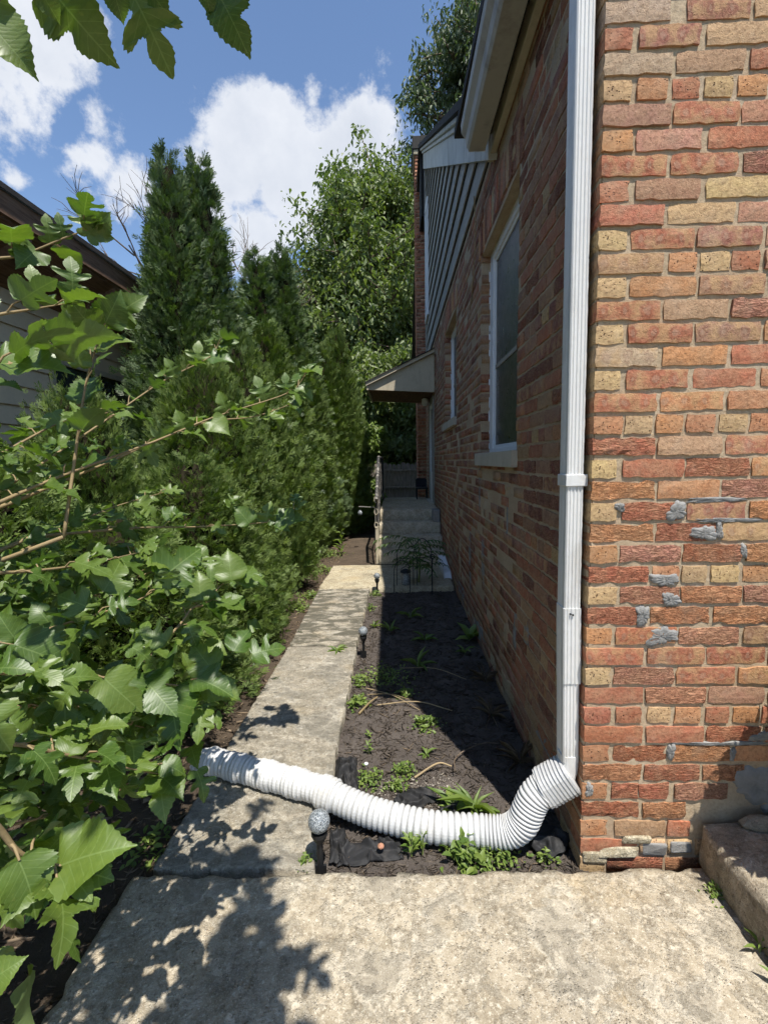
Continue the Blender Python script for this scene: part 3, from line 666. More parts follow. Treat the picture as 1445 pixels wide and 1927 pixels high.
def solo_brick(face, a0, a1, z, code, rr, depth=0.095):
    rough = code[1] == 'r'; a0 -= .0012 if not (face == 'f' and abs(a0 - WX) < 1e-6) else 0; a1 += .0012
    me, sx = get_brick(a1 - a0, depth, rough, False)
    o = bpy.data.objects.new('brick', me); COL.objects.link(o)
    pr = rr.normal(0, .0016); tilt = rr.normal(0, .006)
    sd_ = 1.0 if face == 'f' else 0.80  # side wall's shade put into the brick colour
    if face == 'f':
        o.location = ((a0 + a1) / 2, WY + pr, z); o.rotation_euler = (0, tilt, rr.normal(0, .006)); o.parent = FW
    else:
        o.location = (WX + pr * .5 - .0026, (a0 + a1) / 2, z); o.rotation_euler = (0, tilt, -PI / 2 + rr.normal(0, .006)); o.parent = SW
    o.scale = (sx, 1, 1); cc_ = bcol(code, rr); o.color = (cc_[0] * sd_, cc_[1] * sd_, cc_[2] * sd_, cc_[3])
    return o
codes_l = ['rs', 'rp', 'rr', 'rp', 'bp', 'ds', 'tp', 'op', 'or', 'pp', 'bs', 'yp', 'dr']
codes_h = ['yk', 'ok', 'rk', 'ok', 'rk', 'dk', 'bp']
codes_side = ['rp', 'bp', 'dr', 'rr', 'bp', 'ds', 'ds', 'tp', 'bp', 'bs', 'rp', 'dr']
codes_hs = ['tp', 'bp', 'rk', 'ok', 'rk', 'dk', 'bp', 'yk']
rows = [[(int(t.split('-')[0]) / 1000, int(t.split('-')[1][:-2]) / 1000, t[-2:]) for t in r.split()] for r in ROWS.split(';')]
n_solo = 0
for n in range(-9, 41):
    rr = random.Random(1000 + n); rr.normal = rr.gauss
    z = rowz(n)
    if z < -0.07 or z > 3.21: continue
    hdr = n % 7 == 3
    # ---- front
    if 0 <= n < len(rows):
        row = rows[n]
        for i, (a, b, c) in enumerate(row):
            if i == 0: a = WX
            if n >= 18 and c == 'dr': c = 'rr'
            dep = (0.195 if b - a < .11 else 0.092) if i == 0 else 0.06
            o = solo_brick('f', a, b, z, c, rr, dep); n_solo += 1
            if n == 36 and i == 0: o.location.y += 0.003
        first = row[0][1] - WX; x = row[-1][1] + .013
        if n >= 34: x = max(x, 1.26)
    else:
        first = 0.08 if n % 2 else 0.19; dep = 0.195 if first < .11 else 0.092
        solo = n < 0
        o = solo_brick('f', WX, WX + first, z, 'yk' if first < .1 else 'rp', rr, dep)
        x = WX + first + .013
    while x < 5.15:
        w = (.079 if hdr else .187) + rr.gauss(0, .003)
        bulk_brick('f', x, min(x + w, 5.19), z, rr.choice(codes_h if hdr else codes_l), rr); x += w + .0125
    # ---- side: the corner brick of the front course shows its end here
    y = WY + (0.195 if first < .11 else 0.092) + .012
    if not hdr and n % 2 == 0: y += 0.0
    while y < 9.62:
        w = (.080 if hdr else .188) + rr.gauss(0, .004)
        y1 = min(y + w, 9.64)
        segs = [(y, y1)]
        for o_ in OP:
            if o_[2] - .03 < z < o_[3] + .015:
                ns = []
                for (a, b) in segs:
                    if b <= o_[0] or a >= o_[1]: ns.append((a, b)); continue
                    if a < o_[0] - .03: ns.append((a, o_[0] + .004))
                    if b > o_[1] + .03: ns.append((o_[1] - .004, b))
                segs = ns
        for (a, b) in segs:
            code = rr.choice(codes_hs if (hdr or b - a < .1) else codes_side)
            if b < 2.437 and 0 <= n <= 38 and b - a > .05:
                solo_brick('s', a, b, z, code, rr, 0.06); n_solo += 1
            else: bulk_brick('s', a, b, z, code, rr, .115 if any(abs(a - o_[1] + .004) < .002 or abs(b - o_[0] - .004) < .002 for o_ in OP) else .03)
        y = y1 + .0125
BV = np.array(BULK['V']); BF = np.array(BULK['F'])
bm_ = np_mesh('brickwork', BV, BF, col=np.array(BULK['C']))
brickwork = H(add_obj('brickwork', bm_, None, M['brick_mass'])); brickwork['kind'] = 'stuff'

# arched brick heads over the two windows, brick reveals, grey mortar patches
R_ = random.Random(3); R_.normal = R_.gauss
def arch_heads():
    for k, o_ in enumerate(OP[:2]):
        y0, y1, z0, z1 = o_; n = int((y1 - y0 + .16) / .066); rr = random.Random(50 + k)
        for i in range(n):
            t = (i + .5) / n; y = y0 - .08 + (y1 - y0 + .16) * t; zc = z1 - .012 + .06 * (1 - (2 * t - 1) ** 2)
            m = MB(); m.box(WX - .006 + rr.uniform(-.004, .005), WX + .12, y - .0275, y + .0275, zc, zc + .195)
            o = m.build('brick', M['brick'], SW, bevel=.004); o.color = bcol(rr.choice(['rp', 'bp', 'dr', 'ok', 'tp']), R_)
arch_heads()
def blob(cx, cz, w, h, seed, face='f', thick=0.010, name='mortar_patch', mat='patch'):
    rr = np.random.RandomState(seed); n = 44; V = []; F = []; jag = rr.normal(0, .028, 44)
    ph = rr.rand(4) * 6.28
    rings = [1.0, 0.86, 0.55, 0.2]
    for r in rings:
        for k in range(n):
            a = 2 * PI * k / n
            rad_ = r * (1 + .16 * math.sin(2 * a + ph[0]) + .12 * math.sin(3 * a + ph[1]) + .07 * math.sin(7 * a + ph[2]) + .05 * math.sin(11 * a + ph[3]) + (jag[k] if r > .8 else 0))
            u, v_ = math.cos(a), math.sin(a)
            sq = 1 / max(abs(u), abs(v_)) ** 0.45
            p, q = cx + w / 2 * rad_ * u * sq * .9, cz + h / 2 * rad_ * v_ * sq * .9
            dd = {1.0: -.006, 0.86: thick * .75, .55: thick, .2: thick * .9}[r] + rr.normal(0, .0012)
            V.append((p, WY - dd + .004, q) if face == 'f' else (WX - dd + .004, p, q))
    for l in range(3):
        for k in range(n):
            k2 = (k + 1) % n; f = (l * n + k, l * n + k2, (l + 1) * n + k2, (l + 1) * n + k)
            F.append(f if face == 'f' else f[::-1])
    f = tuple(3 * n + k for k in range(n)); F.append(f if face == 'f' else f[::-1])
    me = bpy.data.meshes.new(name); me.from_pydata(V, [], F); me.polygons.foreach_set('use_smooth', [True] * len(F)); me.update()
    o = add_obj(name, me, FW if face == 'f' else SW, M[mat]); return o
for k, (xa, za, xb, zb) in enumerate([(.683, 1.217, .720, 1.185), (.846, 1.217, .913, 1.152), (.886, 1.229, 1.11, 1.211), (.915, 1.163, 1.162, 1.148), (.928, 1.143, 1.011, 1.086),
        (1.003, 1.151, 1.027, 1.091), (.808, .989, .897, .94), (.842, .925, .908, .875), (.761, .881, .813, .811), (.794, .809, .909, .743), (1.082, 1.081, 1.106, 1.029),
        (.888, .412, .914, .34), (.91, .414, 1.214, .396), (1.092, .393, 1.112, .34), (1.108, .326, 1.26, .19), (.618, .262, .651, .213), (1.150, .449, 1.26, .412), (1.17, .20, 1.42, .05)]):
    blob((xa + xb) / 2, (za + zb) / 2, abs(xb - xa) * 1.06, abs(za - zb) * 1.05, 300 + k, 'f', 0.0068 if abs(za - zb) > .03 else .004)
for k, (y, z, w, h) in enumerate([(3.5, 1.16, .10, .5), (3.35, .62, .20, .55), (2.75, 1.20, .62, .07), (2.62, 1.02, .06, .28), (3.95, .50, .22, .8), (4.6, .35, .3, .6), (2.2, .52, .16, .24), (2.42, .45, .12, .3), (2.62, .36, .22, .2),
        (1.62, .78, .05, .22), (1.9, .12, .5, .16), (2.6, .06, .8, .18), (3.5, .05, .9, .2), (4.5, .06, .9, .22), (4.1, 1.3, .08, .5), (3.0, 2.95, .5, .2), (1.9, 2.8, .35, .25)]):
    blob(y, z, w * .7, h * .8, 400 + k, 's', 0.005, mat='mortar' if z > 1.5 or k % 3 == 2 else 'patch')
# crumbled footing stones below the front corner
for k, (x, z, w, h) in enumerate([(.74, .012, .15, .05), (.86, .02, .10, .06), (.95, .03, .09, .05), (.66, -.01, .10, .05), (.80, .055, .11, .035)]):
    m = MB(); rr = random.Random(70 + k)
    V = []
    for sx in (-1, 1):
        for sy in (0, 1):
            for sz in (-1, 1): V.append((x + sx * w / 2 * rr.uniform(.75, 1), WY - .004 + sy * .08 + rr.uniform(-.012, .008), z + sz * h / 2 * rr.uniform(.7, 1)))
    m.add(V, [(0, 1, 3, 2), (4, 6, 7, 5), (0, 4, 5, 1), (2, 3, 7, 6), (0, 2, 6, 4), (1, 5, 7, 3)])
    m.build('footing_stone', M['patch'] if k in (1, 2) else M['landing'], FW, bevel=.008)

# ---- windows in the side wall
def window(o_, rec, name_label, sillp, sz):
    y0, y1, z0, z1 = o_; X0 = WX + rec
    w = empty('window', (X0, (y0 + y1) / 2, z0)); H(w); w['label'] = name_label
    IV = Matrix.Translation((-X0, -(y0 + y1) / 2, -z0))
    def put(m, nm, mat, bev=.002):
        o = m.build(nm, mat, None, bevel=bev); o.parent = w; o.matrix_parent_inverse = IV; return o
    f = 0.105; zt = z1 + .045
    m = MB()                                             # outer brick mould, stepped
    for (a, b, c, d) in ((y0, y0 + f, z0, zt), (y1 - f, y1, z0, zt), (y0 + f, y1 - f, zt - f, zt), (y0 + f, y1 - f, z0, z0 + .03)):
        m.box(X0, X0 + .06, a, b, c, d)
    put(m, 'frame', M['white_trim'])
    m = MB(); a, b, c, d = y0 + f, y1 - f, z0 + .03, zt - f
    for (p, q, r_, t) in ((a, a + .022, c, d), (b - .022, b, c, d), (a + .022, b - .022, d - .022, d), (a + .022, b - .022, c, c + .022)):
        m.box(X0 + .012, X0 + .075, p, q, r_, t)
    put(m, 'storm_frame', M['white_trim'], .001)
    zm_ = (c + d) / 2 - .08
    for (lo, hi, dx) in ((c + .022, zm_, .030), (zm_, d - .022, .044)):
        m = MB(); s_ = .034
        for (p, q, r_, t) in ((a + .022, a + .022 + s_, lo, hi), (b - .022 - s_, b - .022, lo, hi), (a + .022 + s_, b - .022 - s_, hi - s_, hi), (a + .022 + s_, b - .022 - s_, lo, lo + s_)):
            m.box(X0 + dx, X0 + dx + .022, p, q, r_, t)
        put(m, 'sash', M['white_trim'], .001)
        m = MB(); m.box(X0 + dx + .008, X0 + dx + .013, a + .03, b - .03, lo + .008, hi - .008); put(m, 'pane', M['pane'], 0)
    m = MB(); m.box(X0 + .020, X0 + .022, a + .02, b - .02, c + .02, d - .02); put(m, 'insect_screen', M['screen'], 0)
    m = MB(); m.box(X0 + .0135, X0 + .0195, a + .02, b - .02, zm_ - .014, zm_ + .014); put(m, 'meeting_rail', M['siding'], .001)
    m = MB(); m.box(WX - sillp, WX + .10, y0 - .02, y1 + .09, sz, z0 - .002); put(m, 'sill', M['limestone'], .004)
    m = MB()                                             # dark sheet standing in for the unlit room behind the glass
    m.box(X0 + .10, X0 + .12, y0, y1, z0, zt); put(m, 'dark_backing', M['dark_void'], 0)
    rr = random.Random(int(y0 * 100)); m = MB()           # ragged sealant along the jamb
    for i in range(26):
        z = z0 + .02 + (z1 - z0 - .04) * i / 26
        for yy in (y0 + .004, y1 - .0085):
            if rr.random() < .55: m.box(X0 - .002 - rr.random() * .009, X0 + .004, yy, yy + .0045, z + rr.uniform(0, .02), z + rr.uniform(.03, .09))
    so_ = put(m, 'sealant', M['white_trim'], 0); so_['kind'] = 'stuff'
window(OP[0], .062, 'wide double hung window nearer the downspout', .030, 1.315)
window(OP[1], .075, 'smaller far window near the door canopy', .032, 1.715)

# ---- eave over the front part: gutter, soffit, frieze board, roof
m = MB(); m.prism([(.54, 3.150), (.445, 3.150), (.432, 3.170), (.425, 3.215), (.402, 3.245), (.398, 3.290), (.408, 3.290), (.410, 3.252), (.434, 3.22), (.446, 3.165), (.53, 3.162), (.53, 3.29), (.54, 3.29)], 'y', 1.43, 2.955)
H(m.build('gutter', M['gutter']))
m = MB(); m.prism([(.398, 3.29), (.425, 3.215), (.445, 3.15), (.54, 3.15), (.54, 3.29)], 'y', 2.956, 2.962); H(m.build('gutter_cap', M['old_white']))
m = MB(); m.box(.572, .608, 1.485, 3.05, 3.140, 3.238); H(m.build('frieze_board', M['tan'], bevel=.004))
m = MB(); m.box(.541, .90, 1.44, 2.96, 3.2395, 3.262); H(m.build('soffit', M['dark_void']))  # near-black colour paints in the dark gap behind the gutter
m = MB(); m.add([(.415, 1.42, 3.295), (5.3, 1.42, 3.295), (5.3, 3.4, 3.50), (.415, 3.4, 3.50), (.415, 1.42, 3.345), (5.3, 1.42, 3.345), (5.3, 3.4, 3.55), (.415, 3.4, 3.55)],
      [(0, 3, 2, 1), (4, 5, 6, 7), (0, 1, 5, 4), (1, 2, 6, 5), (2, 3, 7, 6), (3, 0, 4, 7)]); H(m.build('porch_roof', M['roof']))
# ---- siding gable
GY0, GZ0, GYP, GZP = 3.02, 3.235, 9.25, 6.79
def rakez(y): return GZ0 + (GZP - GZ0) * (y - GY0) / (GYP - GY0) if y <= GYP else GZP - (GZP - GZ0) * (y - GYP) / (GYP - GY0)
gw = MB(); gw.prism([(GY0, 3.236), (GYP * 2 - GY0, 3.236), (GYP, GZP)], 'x', .628, .90)
GW = H(gw.build('gable_wall', M['dark_void']))
sdn = 0; z = 3.238; EXP = 0.25
YE = 9.10
while z < GZP - .15:
    ya = GY0 + (z + .03 - GZ0) / (GZP - GZ0) * (GYP - GY0)
    if ya < YE - .05:
        zt = z + EXP + .012; yt = min(GY0 + (zt - GZ0) / (GZP - GZ0) * (GYP - GY0), YE - .01)
        m = MB(); A = ((.592, z), (.604, z), (.626, zt), (.616, zt))
        V = [(A[0][0], ya, A[0][1]), (A[1][0], ya, A[1][1]), (A[2][0], yt, A[2][1]), (A[3][0], yt, A[3][1]),
             (A[0][0], YE, A[0][1]), (A[1][0], YE, A[1][1]), (A[2][0], YE, A[2][1]), (A[3][0], YE, A[3][1])]
        m.add(V, [(0, 1, 2, 3), (4, 7, 6, 5), (0, 4, 5, 1), (1, 5, 6, 2), (2, 6, 7, 3), (3, 7, 4, 0)])
        m.build('siding_board', M['siding'], GW)
    z += EXP
for o in GW.children: o.parent = GW
m = MB(); m.box(.575, .63, YE, YE + .12, 3.236, rakez(YE) - .1); H(m.build('corner_board', M['siding'], bevel=.004))
m = MB(); m.box(.566, .60, 8.55, 8.64, 3.95, 5.85); m.box(.566, .60, 8.985, 9.075, 3.95, 5.85); m.box(.566, .60, 8.64, 8.985, 5.76, 5.85); m.box(.560, .60, 8.53, 9.09, 3.90, 3.95)
uw = H(m.build('upper_window', M['white_trim'], bevel=.003)); uw['label'] = 'narrow white framed window high in the siding'
m = MB(); m.box(.590, .612, 8.64, 8.985, 3.95, 5.76); p_ = m.build('pane', M['pane']); p_.parent = uw
# rake: white board, crown moulding, roof slab
def rake_bar(x0, x1, d0, d1, ya, yb):
    m = MB(); z0, z1 = rakez(ya), rakez(yb)
    V = [(x, y, z + d) for (y, z) in ((ya, z0), (yb, z1)) for (x, d) in ((x0, d0), (x1, d0), (x1, d1), (x0, d1))]
    m.add(V, [(0, 1, 2, 3), (4, 7, 6, 5), (0, 4, 5, 1), (1, 5, 6, 2), (2, 6, 7, 3), (3, 7, 4, 0)]); return m
H(rake_bar(.560, .640, -.10, .16, 2.965, 9.25).build('rake_board', M['old_white'], bevel=.004))
H(rake_bar(.535, .645, .162, .205, 2.965, 9.25).build('rake_moulding', M['old_white'], bevel=.006))
H(rake_bar(.505, .650, .207, .250, 2.965, 9.25).build('crown_moulding', M['old_white'], bevel=.008))
rb = rake_bar(.470, 5.3, .252, .315, 2.94, 9.25); H(rb.build('main_roof', M['roof']))
rb = MB(); V = [(x, y, rakez(y) + d) for y in (9.252, 15.6) for (x, d) in ((.47, .252), (5.3, .252), (5.3, .315), (.47, .315))]
rb.add(V, [(0, 1, 2, 3), (4, 7, 6, 5), (0, 4, 5, 1), (1, 5, 6, 2), (2, 6, 7, 3), (3, 7, 4, 0)]); H(rb.build('rear_roof', M['roof']))
m = MB(); m.box(.62, .92, 9.652, 15.4, -.1, 3.2355); H(m.build('rear_wall', M['mortar']))
m = MB(); m.box(4.9, 5.18, 1.76, 15.4, -.1, 3.2345); H(m.build('far_wall', M['mortar']))
# ---- chimney
ch = MB(); CX0, CX1, CY0, CY1 = .440, .86, 9.92, 10.6
ch.box(CX0 + .008, CX1, CY0 + .008, CY1, -.1, 7.33)
CH = H(ch.build('chimney', M['mortar']))
BULKS = BULK; BULK = {'V': [], 'F': [], 'C': []}
rr = random.Random(77); rr.normal = rr.gauss
wy, wx = WY, WX
WY = CY0
z = 0.0; i = 0
while z < 7.28:
    x = CX0 - (.1 if i % 2 else 0)
    while x < CX1:
        a, b = max(x, CX0), min(x + .19, CX1)
        if b - a > .03: bulk_brick('f', a, b, z + .03, rr.choice(['rp', 'pp', 'rp', 'dr']), rr)
        x += .2025
    z += .068; i += 1
WX = CX0; z = 0; i = 0
while z < 7.28:
    y = CY0 - (.1 if i % 2 == 0 else 0)
    while y < CY1:
        a, b = max(y, CY0 + .002), min(y + .19, CY1)
        if b - a > .03: bulk_brick('s', a, b, z + .03, rr.choice(['rp', 'pp', 'rp', 'dr']), rr)
        y += .2025
    z += .068; i += 1
WX, WY = wx, wy
cb = add_obj('brickwork', np_mesh('brickwork', np.array(BULK['V']), np.array(BULK['F']), col=np.array(BULK['C'])), CH, M['brick_mass']); cb['kind'] = 'stuff'
m = MB(); m.box(CX0 - .03, CX1 + .03, CY0 - .03, CY1 + .03, 7.33, 7.42); m.build('chimney_shoulder', M['landing'], CH, bevel=.01)
m = MB(); m.box(CX0 - .05, CX1 + .10, CY0 - .05, CY1 + .05, 7.421, 7.66); m.build('chimney_cap', M['dark_void'], CH, bevel=.01)
m = MB(); m.box(.52, .64, 9.3, 9.9, 5.9, 7.3); m.build('flashing', M['dark_void'], CH)
# ---- canopy over the side door
cn = empty('door_canopy', (WX, 7.55, 2.43)); H(cn)
IVC = Matrix.Translation((-WX, -7.55, -2.43))
def putc(m, nm, mat, bev=.004):
    o = m.build(nm, mat, None, bevel=bev); o.parent = cn; o.matrix_parent_inverse = IVC; return o
m = MB(); m.prism([(-.43, 2.49), (.600, 2.43), (.600, 3.02), (-.43, 2.555)], 'y', 7.55, 7.585); putc(m, 'side_panel', M['tan'])
m = MB(); m.prism([(-.43, 2.49), (.600, 2.43), (.600, 3.02), (-.43, 2.555)], 'y', 9.0, 9.035); putc(m, 'side_panel', M['tan'])
m = MB(); m.prism([(-.47, 2.545), (.605, 3.035), (.605, 3.075), (-.47, 2.585)], 'y', 7.50, 9.08); putc(m, 'canopy_roof', M['tan'])
m = MB(); m.prism([(-.48, 2.586), (.603, 3.077), (.603, 3.095), (-.49, 2.60)], 'y', 7.485, 9.10); putc(m, 'roof_felt', M['roof'], 0)
m = MB(); m.box(-.465, -.432, 7.52, 9.06, 2.475, 2.545); putc(m, 'fascia', M['tan'])
m = MB(); m.prism([(-.425, 2.495), (.595, 2.435), (.595, 2.447), (-.425, 2.507)], 'y', 7.59, 8.995); putc(m, 'ceiling', M['brownwood'])  # dark brown instead of tan, to paint in the shade underneath
m = MB(); m.lathe([(.03, 0), (.055, -.01), (.06, -.09), (.035, -.13)], (.50, 8.3, 2.43), 12); putc(m, 'ceiling_lamp', M['white_trim'], 0)
# ---- side door
dr = empty('side_door', (WX, 8.2, .64)); H(dr); IVD = Matrix.Translation((-WX, -8.2, -.64))
def putd(m, nm, mat, bev=.002):
    o = m.build(nm, mat, None, bevel=bev); o.parent = dr; o.matrix_parent_inverse = IVD; return o
m = MB(); m.box(.585, .70, 7.722, 7.80, .66, 2.40); m.box(.585, .70, 8.58, 8.658, .66, 2.40); m.box(.585, .70, 7.80, 8.58, 2.32, 2.40); putd(m, 'door_frame', M['siding'])
m = MB(); m.box(.600, .64, 7.80, 7.88, .66, 2.32); m.box(.600, .64, 8.5, 8.58, .66, 2.32); m.box(.600, .64, 7.88, 8.5, .66, 1.15); m.box(.600, .64, 7.88, 8.5, 2.24, 2.32); putd(m, 'storm_door', M['white_trim'])
m = MB(); m.box(.615, .625, 7.88, 8.5, 1.15, 2.24); putd(m, 'pane', M['pane'], 0)
m = MB(); m.tube([(.58, 7.86, 1.5), (.56, 7.86, 1.5), (.56, 7.86, 1.42), (.58, 7.86, 1.42)], .008, 6); putd(m, 'handle', M['white_trim'], 0)
m = MB(); m.box(.53, .70, 7.70, 8.68, .60, .659); putd(m, 'threshold', M['limestone'])
# a loose cable hanging down the wall below the siding
m = MB(); m.tube([(.58, 3.60, 3.24), (.595, 3.61, 3.05), (.598, 3.66, 2.9), (.60, 3.76, 2.72), (.603, 3.86, 2.6), (.604, 3.95, 2.56)], .004, 5); H(m.build('loose_cable', M['dry']))

# ================================================================== OBJECTS
def mk(name, loc, label, cat, group=None, rz=0.0):
    return tag(empty(name, loc, rz), label, cat, group)
def put(root, m, nm, mat, smooth=False, bev=0):
    """mesh given in world coordinates, parented to an unrotated root"""
    o = m.build(nm, mat, None, smooth, bev); o.parent = root
    o.matrix_parent_inverse = Matrix.Translation(-Vector(root.location)); return o

# ---- downspout
ds = mk('downspout', (.578, 1.56, .30), 'white ribbed metal downspout at the house corner', 'downspout')
def ds_prof(x0, x1, y0, y1, cx=0, cy=0, s=1.0):
    """fluted rectangular section: ribs on the front and outer faces"""
    P = []; w = x1 - x0; r = .0028
    for k in range(17):
        t = k / 16; P.append((x0 + .004 + (w - .008) * t, y0 + (r if (0.12 < t < 0.88 and k % 4 in (1, 2)) else 0)))
    P += [(x1, y0 + .004), (x1, y1 - .004), (x1 - .004, y1), (x0 + .004, y1), (x0, y1 - .004)]
    for t in (0.75, .6, .5, .4, .25): P.append((x0 + (r if t in (.6, .4) else 0), y0 + (y1 - y0) * t))
    P.append((x0, y0 + .004))
    return P
def ds_seg(nm, z0, z1, grow=0.0, dx0=0, dx1=0):
    P = ds_prof(.546 - grow, .600 + grow, 1.522 - grow, 1.594); n = len(P); m = MB()
    V = [(x + dx0, y, z0) for x, y in P] + [(x + dx1, y, z1) for x, y in P]
    F = [(i, (i + 1) % n, n + (i + 1) % n, n + i) for i in range(n)] + [tuple(range(n - 1, -1, -1)), tuple(range(n, 2 * n))]
    m.add(V, F); return put(ds, m, nm, M['white'])
ds_seg('pipe', .86, 3.16, 0, 0.001, -.006); ds_seg('pipe', .60, .862, .003, .006, .001); ds_seg('pipe', .315, .602, .000, .010, .004)
m = MB(); m.box(.541, .610, 1.517, 1.600, 1.268, 1.306); put(ds, m, 'strap', M['white'], bev=.002)
m = MB(); m.box(.5415, .6105, 1.518, 1.600, 2.93, 2.965); put(ds, m, 'strap', M['white'], bev=.002)
for (x, z) in ((.566, .845), (.574, .842)):
    m = MB(); m.tube([(x, 1.520, z), (x, 1.514, z)], .003, 6); put(ds, m, 'screw', M['dark_void'])
# elbow swinging down and to the left
def loft(path, widths, n_side=6, rib=0.0):
    """rounded-rectangular loft along a path; widths: (half a, half b)"""
    m = MB(); base = 0; pts = [Vector(p) for p in path]; N = len(pts); rings = []
    up = Vector((0, -1, 0))
    for i, p in enumerate(pts):
        t = (pts[min(i + 1, N - 1)] - pts[max(i - 1, 0)]).normalized(); u = t.cross(up).normalized(); v = u.cross(t).normalized()
        a, b = widths[i]; ring = []
        for k in range(24):
            an = 2 * PI * k / 24; c, s = math.cos(an), math.sin(an); q = (abs(c) ** 4 + abs(s) ** 4) ** -.25
            ring.append(tuple(p + u * (a * c * q) + v * (b * s * q)))
        rings.append(ring)
    V = [q for r_ in rings for q in r_]; F = []
    for i in range(N - 1):
        for k in range(24):
            a_ = i * 24 + k; b_ = i * 24 + (k + 1) % 24; F.append((a_, b_, b_ + 24, a_ + 24))
    F += [tuple(range(23, -1, -1)), tuple((N - 1) * 24 + k for k in range(24))]
    m.add(V, F); return m
ep = [(.583, 1.558, .335), (.584, 1.558, .30), (.582, 1.557, .275), (.574, 1.556, .255), (.560, 1.555, .240), (.545, 1.554, .228)]
put(ds, loft(ep, [(.030, .038)] * 2 + [(.028, .037), (.030, .038), (.028, .037), (.030, .038)]), 'elbow', M['white'])

# ---- flexible drain pipe
dp = mk('drain_pipe', (0.1, 1.62, -.04), 'white corrugated flexible drain pipe lying across the path and mulch bed', 'drain pipe')
ap = [(.590, 1.545, .262), (.560, 1.548, .240), (.535, 1.55, .222), (.512, 1.552, .206), (.495, 1.553, .196)]
put(dp, loft(ap, [(.052, .050), (.053, .052), (.053, .053), (.054, .055), (.055, .056)]), 'adapter', M['plastic'])
m = MB()
for k in range(8):
    q = Vector(ap[0]).lerp(Vector(ap[-1]), .06 + k * .115); d = (Vector(ap[-1]) - Vector(ap[0])).normalized()
    for pp in loft([q - d * .004, q + d * .004], [(.0555, .0545)] * 2).v: pass
    l_ = loft([q - d * .004, q + d * .004], [(.0575 + .001 * (k % 2), .0572)] * 2); m.add(l_.v, l_.f)
put(dp, m, 'adapter_ribs', M['plastic'])
def catmull(P, n):
    P = [Vector(p) for p in P]; P = [P[0] * 2 - P[1]] + P + [P[-1] * 2 - P[-2]]; out = []
    for i in range(1, len(P) - 2):
        for k in range(n):
            t = k / n; a, b, c, d = P[i - 1], P[i], P[i + 1], P[i + 2]
            out.append(.5 * ((2 * b) + (c - a) * t + (2 * a - 5 * b + 4 * c - d) * t * t + (3 * b - a - 3 * c + d) * t ** 3))
    out.append(P[-2]); return out
def resample(P, step):
    out = [P[0]]; acc = 0
    for a, b in zip(P[:-1], P[1:]):
        L_ = (b - a).length; d = step - acc
        while d <= L_:
            out.append(a.lerp(b, d / L_)); d += step
        acc = L_ - (d - step)
    return out
cp = catmull([(.505, 1.552, .203), (.470, 1.550, .168), (.447, 1.548, .120), (.424, 1.550, .066), (.375, 1.560, .024), (.27, 1.578, .012), (.12, 1.592, .012), (0.0, 1.618, .016), (-.12, 1.652, .024), (-.22, 1.690, .036), (-.285, 1.718, .046)], 24)
# bellows: pitch stretched on the straight, tight round the bend
pts = resample(cp, .0021); rads = []; L_ = len(pts)
ph = 0.0
for i in range(L_):
    f = i / L_
    pitch = 13.0 if f < .10 else (14.5 if f < .34 else (22.0 - 2 * math.sin(f * 9)))       # mm per rib
    ph += 2.1 / pitch
    w = ph % 1.0; tri = abs(w * 2 - 1)
    rads.append(.0425 + .0135 * math.sqrt(max(0.0, 1 - (1 - (1 - tri)) ** 2.2)))
m = MB(); m.tube(pts, rads, 30); put(dp, m, 'corrugated_hose', M['plastic'])
sp = resample(catmull([(-.262, 1.708, .044), (-.34, 1.742, .050), (-.46, 1.790, .048), (-.60, 1.842, .046), (-.74, 1.890, .046), (-.86, 1.930, .046), (-.915, 1.947, .046)], 16), .006)
rr = random.Random(5); rads = []
for i, p in enumerate(sp):
    f = i / len(sp); fold = .0022 * math.sin(i * 1.9) + .0016 * math.sin(i * .73 + 1)
    rads.append(.056 + fold + (.004 if .0 < f < .10 else 0) + (.003 * math.sin(f * 30)))
# the sleeve sags: flatten below and dent
m = MB(); m.tube(sp, rads, 30)
V = []
for (x, y, z) in m.v:
    zz = max(z, .0015 + .002 * math.sin(x * 60)); n_ = float(vnoise(np.array([[x * 30, y * 30, z * 30]]))[0]) - .5
    if x < -.84: zz = .004 + (zz - .004) * max(.55, 1 - (-.84 - x) * 4)
    V.append((x, y + n_ * .004, zz + n_ * .003))
m.v = V
put(dp, m, 'sleeve', M['tape'])
m = MB(); m.tube([(-.905, 1.943, .03), (-.917, 1.947, .03)], .03, 14); put(dp, m, 'outlet', M['dark_void'])

